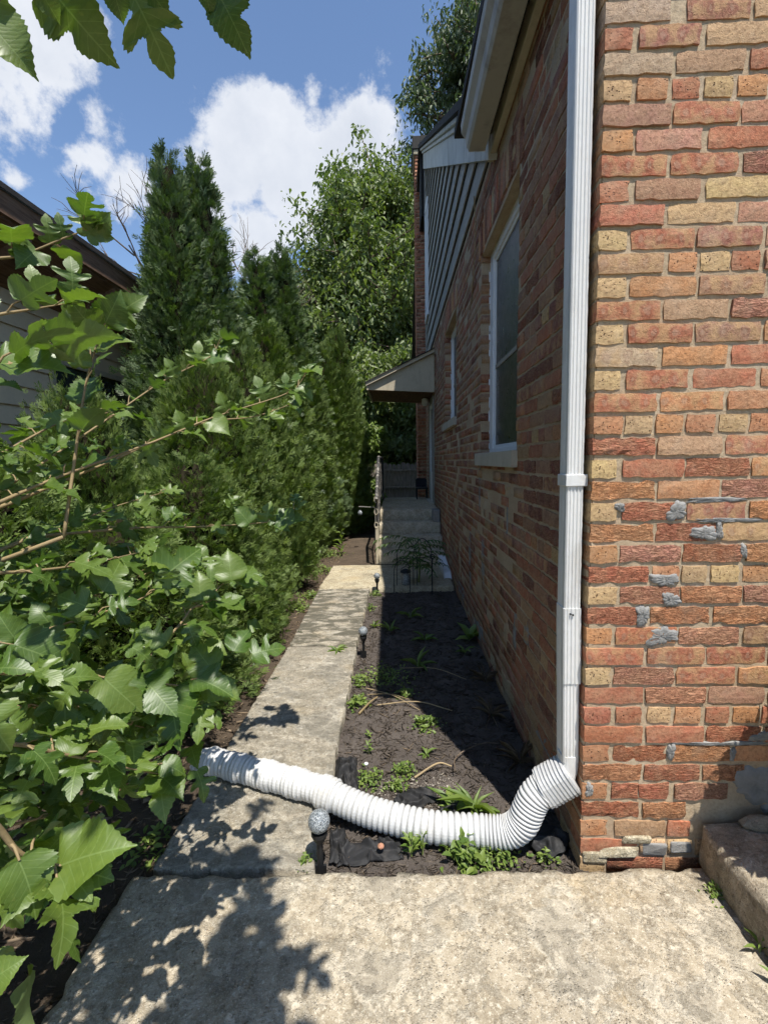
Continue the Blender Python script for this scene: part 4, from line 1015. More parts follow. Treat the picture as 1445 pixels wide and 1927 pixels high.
# ---- front stone step at the right
st = mk('stone_step', (1.6, 1.2, 0), 'thick weathered limestone step beside the front brick wall', 'step')
def stone_block(x0, x1, y0, y1, z0, z1, seed, nx=40, ny=30, nz=8):
    V = []; F = []
    def face(fn, n1, n2, flip):
        b = len(V)
        for j in range(n2 + 1):
            for i in range(n1 + 1): V.append(fn(i / n1, j / n2))
        for j in range(n2):
            for i in range(n1):
                a = b + j * (n1 + 1) + i; f = (a, a + 1, a + n1 + 2, a + n1 + 1); F.append(f[::-1] if flip else f)
    lx, ly, lz = x1 - x0, y1 - y0, z1 - z0
    face(lambda u, v: (x0 + lx * u, y0 + ly * v, z1), nx, ny, False); face(lambda u, v: (x0, y0 + ly * u, z0 + lz * v), ny, nz, True)
    face(lambda u, v: (x1, y0 + ly * u, z0 + lz * v), ny, nz, False); face(lambda u, v: (x0 + lx * u, y0, z0 + lz * v), nx, nz, False)
    face(lambda u, v: (x0 + lx * u, y1, z0 + lz * v), nx, nz, True)
    A = np.array(V); c = np.array([(x0 + x1) / 2, (y0 + y1) / 2, (z0 + z1) / 2]); h = np.array([lx, ly, lz]) / 2
    q = (A - c) / h; d = (h - np.abs(A - c)); near = np.sort(d, axis=1)[:, 1]
    n = fbm(A * 9 + seed, 5) - .5
    rnd = np.clip(.035 - near, 0, .035) / .035
    A = A - np.sign(q) * (rnd[:, None] ** 1.6) * .012 * (np.abs(q) > .9)
    A = A + np.sign(q) * (np.abs(q) > .97) * (n * .022)[:, None]
    return np_mesh('block', A, np.array(F))
o = add_obj('slab', stone_block(.985, 3.2, -.4, 1.482, -.02, .150, 3.0), None, M['stone']); o.parent = st; o.matrix_parent_inverse = Matrix.Translation((-1.6, -1.2, 0)); o.rotation_euler = (0, 0, .0)
# two loose broken stones on top by the wall
for k, (x, y, w) in enumerate([(1.17, 1.44, .10), (1.29, 1.45, .07)]):
    m = MB(); m.lathe([(w * .5, 0), (w * .55, .012), (w * .4, .03), (w * .12, .04)], (0, 0, 0), 9)
    o = m.build('stone_chip', M['stone']); o.location = (x, y, .152); o.scale = (1.3, .55, .8); o.rotation_euler = (0, 0, .4 * k)
    tag(o, ['larger loose limestone chip on the stone step against the wall', 'smaller loose limestone chip at the right end of the stone step'][k], 'stone')

# ---- entry steps to the side door
es = mk('entry_steps', (.15, 6.05, 0), 'concrete steps climbing to the side door under the canopy', 'steps')
for k, (y0, y1, z1) in enumerate(((6.06, 9.2, .16), (6.33, 9.2, .32), (6.60, 9.2, .48), (6.87, 9.2, .64))):
    o = add_obj('tread', slab_mesh('tread', [(-.262, y0), (.606, y0), (.606, y1), (-.262, y1)], 30, 60 if k == 3 else 24, .158, .003, .006, 20.0 + k, z1 + .002), es, M['step'])
    o.matrix_parent_inverse = Matrix.Translation((-.15, -6.05, 0))
m = MB(); m.box(.50, .600, 6.605, 6.87, .483, .655); put(es, m, 'kerb_block', M['patch'], bev=.01)
m = MB(); m.prism([(5.25, .012), (6.05, .012), (6.05, .12), (5.35, .06)], 'x', .52, .604); put(es, m, 'skirt', M['white_trim'], bev=.01)

# ---- iron railing on the open side of the steps
hr = mk('handrail', (-.275, 6.1, 0), 'flaking black iron handrail on the left side of the steps', 'handrail')
m = MB(); m.box(-.298, -.252, 6.10, 6.145, 0.0, .50); put(hr, m, 'post', M['tan'], bev=.004)
m = MB(); m.tube([(-.275, 6.12, .50), (-.275, 6.12, .92)], .014, 8); put(hr, m, 'post', M['rail'])
m = MB(); m.box(-.292, -.258, 6.99, 7.025, .62, 1.42); put(hr, m, 'post', M['rail'], bev=.003)
m = MB(); m.box(-.292, -.258, 8.9, 8.935, .62, 1.42); put(hr, m, 'post', M['rail'], bev=.003)
m = MB(); m.tube([(-.275, 6.05, .86), (-.275, 6.12, .92), (-.275, 7.0, 1.40), (-.275, 7.1, 1.42), (-.275, 8.92, 1.42)], .021, 8); put(hr, m, 'top_rail', M['rail'])
m = MB(); m.tube([(-.275, 6.12, .30), (-.275, 7.0, .80), (-.275, 8.92, .80)], .012, 8); put(hr, m, 'bottom_rail', M['rail'])
for k in range(7):
    y = 6.25 + k * .11; zt = .92 + (y - 6.12) / .88 * .48; zb = .30 + (y - 6.12) / .88 * .5
    m = MB(); m.tube([(-.275, y, zb), (-.275, y, zt)], .008, 6); put(hr, m, 'baluster', M['rail'])
for k in range(12):
    y = 7.16 + k * .15; m = MB(); m.tube([(-.275, y, .80), (-.275, y, 1.42)], .008, 6); put(hr, m, 'baluster', M['rail'])
for k, z in enumerate((.52, .70, .86)):
    a = [(-.292 - .012, 6.10, z - .03 + .06 * t) for t in (0, .5, 1)]
    m = MB(); m.tube([(-.285 + .022 * math.cos(t), 6.10, z + .04 * math.sin(t)) for t in np.linspace(0, 2 * PI, 13)], .006, 6); put(hr, m, 'scroll', M['tan'])

# ---- solar path lights with crackle glass globes
def m_crackle():
    s = NT('crackle_glass'); v = s.coord(); ck = s.vor(v, 130, feature='DISTANCE_TO_EDGE'); n = s.noise(v, 90, 4, .7)
    c = s.mix(s.rng(ck, 0, .09, 1, 0), s.ramp(n, [(.35, (.06, .07, .08)), (.55, (.22, .25, .27)), (.72, (.62, .66, .68))]), (.7, .73, .74))
    return s.fin(c, .12, s.bump(s.math('ADD', ck, n), .004, .9), .7, Transmission_Weight=.35)
M['crackle'] = m_crackle()
for k, (x, y, zb, s, lab) in enumerate([(-.281, 1.447, -.04, 1.0, 'glass ball path light in front of the white drain pipe'),
        (-.262, 3.25, -.04, .92, 'glass ball path light halfway along the concrete path'), (-.232, 4.87, -.04, .92, 'small glass ball path light at the landing before the steps')]):
    t = mk('solar_light', (x, y, zb), lab, 'garden light', 'glass ball path lights')
    h = .145 * s + .045
    m = MB(); m.tube([(x, y, zb - .02), (x, y, zb + h - .055)], .011 * s, 8); put(t, m, 'stake', M['black'])
    m = MB(); m.lathe([(.012, 0), (.020, .012), (.028 * s, .03), (.027 * s, .042)], (x, y, zb + h - .072), 14); put(t, m, 'socket', M['black'])
    m = MB(); m.lathe([(.037 * s * max(.05, math.sin(PI * q / 14)), -.037 * s * math.cos(PI * q / 14)) for q in range(15)], (x, y, zb + h + .005), 22); put(t, m, 'globe', M['crackle'], True)
    m = MB(); m.box(x - .02, x + .02, y - .004, y + .004, zb - .01, zb + .035); put(t, m, 'fin', M['black'])

# ---- crumpled landscape fabric
def fabric(cx, cy, w, d, hgt, seed, label, rz=0.0, z0=-.045):
    nx, ny = 60, 46; rr = np.random.RandomState(seed)
    U, Vv = np.meshgrid(np.linspace(-1, 1, nx), np.linspace(-1, 1, ny)); U = U.ravel(); Vv = Vv.ravel()
    edge = 1 - .28 * fbm(np.c_[U * 1.7 + seed, Vv * 1.7, np.full(len(U), seed)], 3) - .15
    X = U * w / 2 * edge; Y = Vv * d / 2 * edge
    n = fbm(np.c_[X * 14 + seed, Y * 14, np.full(len(U), seed * 1.7)], 4); rg = 1 - np.abs(2 * fbm(np.c_[X * 17 + Y * 11 + seed, Y * 19 - X * 6, np.full(len(U), seed)], 2) - 1) * 5
    fall = np.clip(1.15 - np.maximum(np.abs(U), np.abs(Vv)) ** 3, 0, 1)
    Z = (n * .55 + np.clip(rg, -.2, 1) * .5) * hgt * .85 * fall + .004
    X += (n - .5) * .04; Y += (np.roll(n, 7) - .5) * .04
    i = np.arange(nx * ny).reshape(ny, nx); F = np.stack([i[:-1, :-1], i[:-1, 1:], i[1:, 1:], i[1:, :-1]], -1).reshape(-1, 4)
    o = add_obj('landscape_fabric', np_mesh('landscape_fabric', np.c_[X, Y, Z], F, False), None, M['fabric'])
    o.location = (cx, cy, z0); o.rotation_euler = (0, 0, rz)
    sm = o.modifiers.new('thick', 'SOLIDIFY'); sm.thickness = .002
    return tag(o, label, 'fabric', 'torn sheets of landscape fabric')
fabric(-.245, 1.93, .14, .34, .075, 3, 'black landscape fabric bulging against the path edge behind the pipe', .15)
fabric(.06, 1.80, .26, .16, .045, 8, 'black landscape fabric showing in mid bed behind the pipe', .5)
fabric(.22, 1.76, .16, .13, .04, 12, 'small black fabric scrap beside the broad leaved weed', -.3)
fabric(-.12, 1.535, .34, .12, .06, 17, 'crumpled black fabric between pipe and pavement near the glass ball', .1)
fabric(.53, 1.60, .22, .17, .06, 23, 'black fabric heap under the elbow at the house corner', .7)
fabric(-.245, 1.56, .08, .22, .06, 29, 'black fabric strip hanging behind the nearest glass ball light', .1)

# ---- twigs and straws on the mulch
for k, (a, b, r, mt, lab) in enumerate([((-.233, 2.457), (-.138, 2.65), .006, 'twig', 'short thick broken stick lying by the path edge'),
        ((-.134, 2.553), (.285, 2.463), .0035, 'dry', 'long straight dry stem reaching into the shade'), ((-.21, 2.783), (.107, 2.483), .003, 'dry', 'dry stem slanting across the mulch from the path'),
        ((.057, 1.933), (.228, 1.998), .0045, 'dry', 'pale straw behind the white pipe'), ((-.20, 2.70), (.05, 2.60), .003, 'twig', 'thin reddish twig in the middle of the bed'), ((.0, 3.05), (.42, 2.86), .0025, 'dry', 'thin straw lying in the house shadow')]):
    m = MB(); p0 = Vector((a[0], a[1], zmulch(*a) + .012)); p1 = Vector((b[0], b[1], zmulch(*b) + .016)); mid = (p0 + p1) / 2 + Vector((.01, .012, .012)) * (1 + k % 2)
    pts = catmull([p0, mid, p1], 5); m.tube(pts, [r * (1.1 - .5 * i / len(pts)) for i in range(len(pts))], 6)
    o = m.build('twig', M[mt]); tag(o, lab, 'twig', 'twigs and straws on the mulch')
m = MB(); m.tube(catmull([(.235, 1.93, .0), (.245, 2.02, -.012), (.30, 2.10, -.02), (.40, 2.16, -.02), (.47, 2.15, -.015)], 6), .003, 5)
tag(m.build('cord', M['bark']), 'thin dark cord looping into the shade near the wall', 'cord')
for k, (x, y, s, lab) in enumerate([(-.078, 1.522, .013, 'small reddish pebble on the black fabric'), (-.16, 1.98, .010, 'white pebble on the mulch behind the pipe')]):
    m = MB(); m.lathe([(s * .3, 0), (s, s * .4), (s * .9, s * .9), (s * .3, s * 1.2)], (0, 0, 0), 8); o = m.build('pebble', M['brick'] if k == 0 else M['white_trim'], None, True)
    o.color = (.42, .2, .13, .3); o.location = (x, y, -.01); tag(o, lab, 'pebble')

# ---- plant cage, lantern by the steps
pc = mk('plant_cage', (.18, 4.95, -.05), 'black wire arched plant cage in front of the steps', 'plant cage')
def arcp(x0, x1, y, h, top, n=14):
    cx, r = (x0 + x1) / 2, (x1 - x0) / 2
    return [(x0, y, -.06), (x0, y, h)] + [(cx - r * math.cos(t), y, h + (top - h) * math.sin(t)) for t in np.linspace(0, PI, n)] + [(x1, y, h), (x1, y, -.06)]
for (x0, x1, y, h, tp) in ((-.02, .20, 4.99, .28, .50), (.16, .36, 5.0, .30, .52), (-.05, .12, 4.93, .16, .30)):
    m = MB(); m.tube(arcp(x0, x1, y, h, tp), .0045, 6); put(pc, m, 'hoop', M['black'])
m = MB(); m.tube([(-.02, 4.985, .30), (.37, 4.99, .32)], .004, 6); put(pc, m, 'crossbar', M['black'])
m = MB(); m.tube([(.35, 4.80, -.1), (.35, 4.80, .34)], .006, 6); put(pc, m, 'rod', M['black'])
m = MB(); m.tube([(.35 + .022 * math.cos(t), 4.80, .362 + .022 * math.sin(t)) for t in np.linspace(0, 2 * PI, 13)], .005, 6); put(pc, m, 'ring', M['black'])
ln = mk('lantern', (.075, 5.02, .0), 'glass jar lantern standing under the wire hoops', 'lantern')
m = MB(); m.lathe([(.040, 0), (.046, .02), (.044, .11), (.03, .135)], (.075, 5.02, .006), 14); put(ln, m, 'jar', M['crackle'], True)
m = MB(); m.lathe([(.05, 0), (.062, .006), (.04, .03), (.012, .042)], (.075, 5.02, .142), 14); put(ln, m, 'cap', M['black'])
m = MB(); m.tube([(.075 + .055 * math.cos(t), 5.02, .15 + .055 * math.sin(t)) for t in np.linspace(0, PI, 10)], .003, 5); put(ln, m, 'bail', M['black'])
# ---- chair on the landing
gc = mk('folding_chair', (.45, 8.75, .642), 'dark blue folding chair on the landing beside the door', 'chair')
for (x, y) in ((.36, 8.6), (.55, 8.6), (.36, 8.95), (.55, 8.95)):
    m = MB(); m.tube([(x, y, .644), (x, y + (.04 if y > 8.8 else 0), 1.0 if y > 8.8 else .84)], .011, 6); put(gc, m, 'leg', M['black'])
m = MB(); m.box(.345, .565, 8.58, 8.97, .835, .86); put(gc, m, 'seat', M['fabric'], bev=.006)
M['navy'] = m_plain('navy_chair_cloth', (.013, .013, .02), .8)
m = MB(); m.add([(.35, 8.97, .86), (.56, 8.97, .86), (.54, 9.02, 1.02), (.37, 9.02, 1.02), (.35, 8.99, .86), (.56, 8.99, .86), (.54, 9.04, 1.02), (.37, 9.04, 1.02)], [(0, 1, 2, 3), (7, 6, 5, 4), (0, 4, 5, 1), (1, 5, 6, 2), (2, 6, 7, 3), (3, 7, 4, 0)]); put(gc, m, 'backrest', M['navy'], bev=.005)
# ---- bird feeder on a rod
bf = mk('hanging_feeder', (-.62, 7.4, 0), 'small pale hanging feeder on a thin rod beside the hedge', 'bird feeder')
m = MB(); m.tube([(-.36, 7.4, -.05), (-.36, 7.4, .60), (-.37, 7.4, .63), (-.62, 7.4, .645)], .006, 6); put(bf, m, 'rod', M['siding'])
m = MB(); m.tube([(-.60, 7.4, .645), (-.60, 7.4, .59)], .002, 5); put(bf, m, 'wire', M['black'])
m = MB(); m.lathe([(.012, 0), (.034, .006), (.038, .045), (.022, .07), (.004, .085)], (-.60, 7.4, .505), 12); put(bf, m, 'bowl', M['crackle'], True)

# ---- board fence with gate at the back
fn = mk('picket_fence', (-.4, 11.2, 0), 'weathered dog eared board fence at the end of the side yard', 'fence')
def picket(x, y, w, h, rr):
    e = w * .28; m = MB(); V = [(x, z) for x, z in ((x - w / 2, -.1), (x + w / 2, -.1), (x + w / 2, h - e), (x + w / 2 - e, h), (x - w / 2 + e, h), (x - w / 2, h - e))]
    m.add([(a, y, b) for a, b in V] + [(a, y + .018, b) for a, b in V], [(0, 1, 2, 3, 4, 5), (11, 10, 9, 8, 7, 6)] + [(i, i + 6, (i + 1) % 6 + 6, (i + 1) % 6) for i in range(6)])
    return m
rr = random.Random(9); x = -3.2
while x < .62:
    o = put(fn, picket(x, 11.2 + rr.uniform(-.006, .006), .098, 1.30 + rr.uniform(-.03, .02), rr), 'picket', M['fence']); x += .108
for z in (.35, 1.0):
    m = MB(); m.box(-3.25, .66, 11.222, 11.26, z, z + .08); put(fn, m, 'rail', M['fence'])
gt = mk('garden_gate', (.13, 10.9, 0), 'dark wooden board gate with two cross rails near the house', 'gate')
x = -.24
while x < .42:
    put(gt, picket(x, 10.93 + rr.uniform(-.004, .004), .088, 1.17 + rr.uniform(-.01, .01), rr), 'board', M['fence']); x += .094
for z in (.72, 1.12):
    m = MB(); m.box(-.30, .45, 10.885, 10.928, z, z + .045); put(gt, m, 'rail', M['fence'], bev=.003)
m = MB(); m.box(-.36, -.27, 10.90, 10.99, -.1, 1.28); put(gt, m, 'post', M['fence'], bev=.004)

# ---- neighbour's house on the left
nh = mk('neighbour_house', (-3.6, 4.0, 0), 'neighbouring house with tan lap siding and deep brown eave', 'house')
m = MB(); m.box(-7.5, -3.62, -3.0, 9.2, -.1, 3.0); put(nh, m, 'wall', M['neigh'])
NO = [(2.9, 4.05, 1.25, 2.72), (4.95, 6.35, 1.25, 2.45), (0.5, 2.3, 1.25, 2.72), (7.3, 8.4, 1.25, 2.6)]
z = 0.1
while z < 2.95:
    segs = [(-3.0, 9.2)]
    for o_ in NO:
        if z + .19 > o_[2] - .05 and z < o_[3] + .05:
            ns = []
            for a, b in segs:
                if o_[0] > a and o_[1] < b: ns += [(a, o_[0] - .07), (o_[1] + .07, b)]
                else: ns.append((a, b))
            segs = ns
    for a, b in segs:
        m = MB(); m.prism([(-3.596, z), (-3.585, z), (-3.608, z + .20), (-3.618, z + .20)], 'y', a, b); put(nh, m, 'siding_board', M['neigh'])
    z += .185
for k, o_ in enumerate(NO):
    a, b, c, d = o_; w = empty('window', (-3.59, (a + b) / 2, c)); w.parent = nh; w.matrix_parent_inverse = Matrix.Translation((3.6, -4.0, 0))
    IVW = Matrix.Translation((3.59, -(a + b) / 2, -c))
    for (nm, mt, boxes) in (('frame', 'tan', [(a - .06, a, c - .06, d + .06), (b, b + .06, c - .06, d + .06), (a, b, d, d + .06), (a, b, c - .06, c), ((a + b) / 2 - .02, (a + b) / 2 + .02, c, d)]), ('pane', 'pane', [(a, b, c, d)])):
        m = MB()
        for q in boxes: m.box(-3.60 if nm == 'frame' else -3.615, -3.57 if nm == 'frame' else -3.60, *q)
        o = m.build(nm, M[mt]); o.parent = w; o.matrix_parent_inverse = IVW
m = MB(); m.prism([(-3.02, 3.30), (-2.985, 3.30), (-2.985, 3.475), (-3.02, 3.475)], 'y', -3.4, 9.6); put(nh, m, 'fascia', M['brownwood'])
m = MB(); m.prism([(-3.62, 3.0), (-3.022, 3.28), (-3.022, 3.30), (-3.62, 3.03)], 'y', -3.4, 9.6); put(nh, m, 'soffit', M['brownwood'])
for k in range(22):
    y = -3.2 + k * .6; m = MB(); m.prism([(-3.62, 2.90), (-3.024, 3.20), (-3.024, 3.279), (-3.62, 2.999)], 'y', y, y + .05); put(nh, m, 'rafter', M['brownwood'])
m = MB(); m.prism([(-2.96, 3.476), (-2.96, 3.52), (-7.0, 5.0), (-7.0, 4.95)], 'y', -3.5, 9.7); put(nh, m, 'roof', M['roof'])

# ================================================================== VEGETATION
# ---- arborvitae: flat scaly sprays set in clumps round a cone
def spray_mesh(seed, n=8):
    rr = np.random.RandomState(seed); V = []; F = []
    def blade(p, d, L_, w, zt):
        d = np.array(d) / np.linalg.norm(d); s = np.array([d[1], -d[0], 0]); b = len(V); p = np.array(p)
        V.extend([p, p + d * L_ * .6 + s * w * .5 + [0, 0, zt], p + d * L_ + [0, 0, zt * 1.3], p + d * L_ * .6 - s * w * .5 + [0, 0, zt]])
        F.extend([(b, b + 1, b + 2), (b, b + 2, b + 3)])
    blade((0, .1, 0), (rr.normal(0, .1), 1, 0), .95, .11, .03)
    for k in range(n):
        t = .10 + .72 * k / n; sd = 1 if k % 2 else -1; a = rr.uniform(.45, .9)
        L_ = (.66 - .42 * t) * rr.uniform(.75, 1.2)
        blade((0, t, .02 * t), (sd * math.sin(a), math.cos(a), 0), L_, .095, rr.uniform(-.05, .10))
    return np.array(V), np.array(F)
SPR = [spray_mesh(k) for k in range(4)]
def arbor_crown(name, H_, Rr, seed, n_clump, per, size, prof=1.35, low=0.02, mat='arbor'):
    rr = np.random.RandomState(seed)
    u = rr.rand(n_clump); z = H_ * (low + (1 - low) * (1 - np.sqrt(1 - u * .995)))
    def radius(z):
        t = np.clip(z / H_, 0, 1); return Rr * np.clip(1 - t ** prof, 0, 1) ** .9 * np.clip(.55 + t * 4, 0, 1)
    a = rr.rand(n_clump) * 2 * PI
    lump = fbm(np.c_[np.cos(a) * 2.2 + seed, np.sin(a) * 2.2, z * 1.6], 3)
    r = radius(z) * (.46 + 1.08 * lump) * rr.uniform(.86, 1.06, n_clump)
    C = np.c_[np.cos(a) * r, np.sin(a) * r, z]
    Vs, Fs, Ts, base = [], [], [], 0
    k = n_clump * per
    ci = np.repeat(np.arange(n_clump), per); out = np.c_[np.cos(a), np.sin(a), np.zeros(n_clump)][ci]
    cs = (.06 + .04 * rr.rand(n_clump)) * np.clip(radius(z) / .30, .22, 1)
    P = C[ci] + rr.normal(0, 1, (k, 3)) * cs[ci][:, None] * np.array([.75, .75, 1.0])
    up = rr.uniform(.25, 1.25, k) + 6 * np.clip(P[:, 2] / H_ - .72, 0, 1)
    D = out * rr.uniform(.5, 1.0, k)[:, None] + np.c_[np.zeros(k), np.zeros(k), up] + rr.normal(0, .33, (k, 3))
    tang = np.c_[-out[:, 1], out[:, 0], np.zeros(k)]
    U = tang * rr.choice([-1, 1], k)[:, None] + rr.normal(0, .55, (k, 3)) + out * .5
    M_ = frames(D, U) * (size * rr.uniform(.65, 1.3, k))[:, None, None]
    ctone = rr.rand(n_clump) ** 1.3
    tone = np.clip(ctone[ci] * .75 + rr.rand(k) * .4 - .05, 0, 1)
    which = rr.randint(0, 4, k); VV, FF, TT = [], [], []; b = 0
    for w in range(4):
        s = which == w; V, F, tn, _ = inst(SPR[w][0], SPR[w][1], P[s], M_[s], tone[s]); VV.append(V); FF.append(F + b); TT.append(tn); b += len(V)
    me = np_mesh(name, np.vstack(VV), np.vstack(FF), tone=np.concatenate(TT)); me.materials.append(M[mat])
    # inner dead-twig mass
    n1, n2 = 16, 22; Vc = []; Fc = []
    for j in range(n1 + 1):
        zz = H_ * (.03 + .87 * j / n1)
        for i in range(n2):
            an = 2 * PI * i / n2; q = float(radius(zz)) * (.56 + .2 * rr.rand()); Vc.append((math.cos(an) * q, math.sin(an) * q, zz + rr.uniform(-.05, .05)))
    for j in range(n1):
        for i in range(n2): Fc.append((j * n2 + i, j * n2 + (i + 1) % n2, (j + 1) * n2 + (i + 1) % n2, (j + 1) * n2 + i))
    mc = np_mesh(name + '_inner', np.array(Vc), np.array(Fc)); mc.materials.append(M['arbor_core'])
    return me, mc
mt_ = MB(); mt_.tube([(0, 0, -.1), (.02, .01, .5), (0, 0, 1.4)], [.07, .055, .04], 8)
TRK = mt_.mesh('trunk'); TRK.materials.append(M['bark'])
CROWNS = {
 'tall': arbor_crown('crown', 5.25, .72, 1, 2000, 10, .105, 1.0, mat='arbor_dark'),
 'tall2': arbor_crown('crown', 5.05, .62, 2, 1650, 10, .10, 1.0, mat='arbor_dark'),
 'mid': arbor_crown('crown', 4.1, .78, 3, 2100, 10, .115, 1.5, .03),
 'low': arbor_crown('crown', 2.9, .86, 4, 1950, 11, .098, 2.0, .07),
 'low2': arbor_crown('crown', 2.5, .80, 5, 1800, 11, .09, 2.0, .04),
}
ARB = [('tall', -2.52, 5.55, 1.0, 1.0, 0, 'tallest left spire of the twin dark arborvitae beside the neighbour house'),
       ('tall2', -2.28, 5.85, 1.06, 1.15, 1.3, 'right spire of the twin dark arborvitae'),
       ('tall2', -2.18, 7.75, 1.0, 1.5, 2.1, 'slim arborvitae just right of the twin spires, left of its pair'),
       ('tall', -1.86, 8.00, 1.0, 1.2, 3.0, 'slim arborvitae just right of the twin spires, right of its pair'),
       ('mid', -1.36, 9.0, .92, .85, .4, 'left one of the three bright green arborvitae tips before the big tree'),
       ('mid', -1.20, 9.35, 1.00, .78, 1.9, 'middle one of the three bright green arborvitae tips before the big tree'),
       ('mid', -1.10, 9.2, 1.02, .66, 2.7, 'rightmost bright green arborvitae beside the door canopy'),
       ('low', -1.72, 4.25, .86, .74, .9, 'broad bright arborvitae in the middle of the hedge'),
       ('low', -1.85, 5.35, 1.03, .90, 2.2, 'full arborvitae in front of the twin dark spires'),
       ('mid', -1.78, 6.55, .86, .95, 3.6, 'dense arborvitae behind the middle of the hedge'),
       ('mid', -1.62, 7.85, .86, .86, 4.4, 'dense arborvitae beside the far end of the path'),
       ('low2', -2.12, 3.10, .82, .62, .3, 'low arborvitae behind the mulberry branches'),
       ('low2', -1.55, 3.45, .62, .78, 1.1, 'low arborvitae nearest the path in front of the hedge'),
       ('low2', -1.62, 2.55, .50, .75, 2.9, 'small round arborvitae under the mulberry branches'),
       ('low2', -2.2, 2.25, .66, .85, 2.0, 'lowest arborvitae at the left edge behind the mulberry')]
for (kind, x, y, sz, sr, rz, lab) in ARB:
    me, mc = CROWNS[kind]
    t = mk('arborvitae', (x, y, -.06), lab, 'arborvitae', 'arborvitae hedge left of the path', rz); t.scale = (sr, sr, sz)
    add_obj('crown', me, t); add_obj('inner_branches', mc, t); add_obj('trunk', TRK, t)

# ---- broad-leaved trees behind
def leaf_simple(w=.42, fold=.12, droop=.25):
    V = np.array([(0, 0, 0), (w * .5, .35, fold), (w * .38, .7, fold * .8 - droop * .3), (0, 1, -droop), (-w * .38, .7, fold * .8 - droop * .3), (-w * .5, .35, fold), (0, .5, -.02 - droop * .1)])
    F = np.array([(0, 1, 6), (1, 2, 6), (2, 3, 6), (3, 4, 6), (4, 5, 6), (5, 0, 6)]); return V, F
def grow_tree(seed, H_, spread, trunk_h, n_limb, n_sub, per, leaf, leafsize, droop=.3, cr=None, clump=.35, lean=0.0):
    """tapered trunk, forked limbs, leaf clumps on the sub-limbs"""
    rr = np.random.RandomState(seed); wood = MB(); tips = []
    top = Vector((lean, 0, H_ * .72)); tp = [Vector((0, 0, -.2)), Vector((.05, .05, trunk_h * .6)), Vector((lean * .3, .1, trunk_h)), Vector((lean * .6 + rr.normal(0, .2), rr.normal(0, .2), H_ * .55)), top]
    wood.tube(tp, [H_ * .022, H_ * .018, H_ * .015, H_ * .009, H_ * .003], 9)
    cz = (trunk_h + H_) / 2; rz_ = (H_ - trunk_h) / 2
    for k in range(n_limb):
        t = rr.uniform(.35, .97); a = rr.rand() * 2 * PI
        zt = trunk_h * .8 + (H_ - trunk_h * .8) * rr.uniform(.08, 1.0) ; q = (zt - cz) / rz_
        rmax = spread * math.sqrt(max(.06, 1 - min(1, abs(q)) ** 2.2)); rr_ = rmax * rr.uniform(.35, 1.08) ** .7
        end = Vector((math.cos(a) * rr_ + lean * zt / H_, math.sin(a) * rr_, zt))
        z0 = max(trunk_h * .55, zt - rr_ * rr.uniform(.6, 1.1)); f = min(1, z0 / (H_ * .8))
        st_ = Vector((lean * f * .8, 0, z0)); mid = (st_ + end) / 2 + Vector((rr.normal(0, .2), rr.normal(0, .2), rr_ * .08))
        pts = catmull([st_, mid, end], 4); r0 = H_ * .007 * rr.uniform(.7, 1.2)
        wood.tube(pts, [r0 * (1 - .85 * i / (len(pts) - 1)) for i in range(len(pts))], 5)
        for j in range(n_sub):
            u = rr.uniform(.25, 1.0); p = st_.lerp(end, u) if u < .2 else pts[min(len(pts) - 1, int(u * (len(pts) - 1)))]
            e = p + Vector((rr.normal(0, 1), rr.normal(0, 1), rr.normal(.1, .7))) * spread * .20
            wood.tube([p, (p + e) / 2 + Vector((0, 0, .05)), e], [r0 * .35, r0 * .22, r0 * .08], 4, False); tips += [e, (p + e) / 2]
        tips.append(end)
    T = np.array([tuple(v) for v in tips]); n = len(T); k = n * per; ci = np.repeat(np.arange(n), per)
    P = T[ci] + np.clip(rr.normal(0, .8, (k, 3)), -1.15, 1.15) * clump * np.array([1, 1, .75]) * rr.uniform(.5, 1.2, n)[ci][:, None]
    D = rr.normal(0, 1, (k, 3)); D[:, 2] = -np.abs(D[:, 2]) * .4 - droop
    U = rr.normal(0, .6, (k, 3)) + np.array([0, 0, 1.0])
    M_ = frames(D, U) * (leafsize * rr.uniform(.6, 1.35, k))[:, None, None]
    tone = np.clip(rr.rand(n)[ci] * .7 + rr.rand(k) * .35, 0, 1)
    V, F, tn, _ = inst(leaf[0], leaf[1], P, M_, tone)
    return wood, np_mesh('crown', V, F, tone=tn)
LQ = (np.array([(0, 0, 0), (.24, .45, .08), (0, 1, -.25), (-.24, .45, .08)]), np.array([(0, 1, 2), (0, 2, 3)]))
LF = leaf_simple(.45, .10, .25); LN = leaf_simple(.26, .06, .45)
def tree(name, loc, lab, args, mat, group='trees beyond the fence', rz=0.0, cat='tree'):
    wood, cr = grow_tree(*args[0], **args[1]); t = mk(name, loc, lab, cat, group, rz)
    o = wood.build('trunk', M['bark'], t, True); cr.materials.append(M[mat]); add_obj('crown', cr, t); return t
tree('broadleaf_tree', (-.85, 19, -.1), 'large leafy tree behind the arborvitae, left of the chimney', ((21, 12.0, 4.0, 1.6, 140, 8, 48, LQ, .195), dict(droop=.35, clump=.46)), 'tree')
tree('broadleaf_tree', (1.2, 21, -.1), 'leafy tree partly hidden behind the chimney', ((22, 10.6, 2.3, 1.4, 70, 6, 40, LQ, .165), dict(droop=.35, clump=.42)), 'tree')
tree('drooping_tree', (4.0, 20.5, -.1), 'tall tree with drooping foliage rising above the roof', ((23, 18.8, 3.4, 10.0, 130, 8, 42, (LQ[0] * np.array([.65, 1, 1]), LQ[1]), .25), dict(droop=.9, clump=.34)), 'tree_cool')
tree('broadleaf_tree', (-4.9, 24, -.1), 'far pale tree between the arborvitae spires', ((24, 9.6, 2.6, 1.8, 60, 6, 36, LQ, .17), dict(droop=.3, clump=.45)), 'tree_cool')
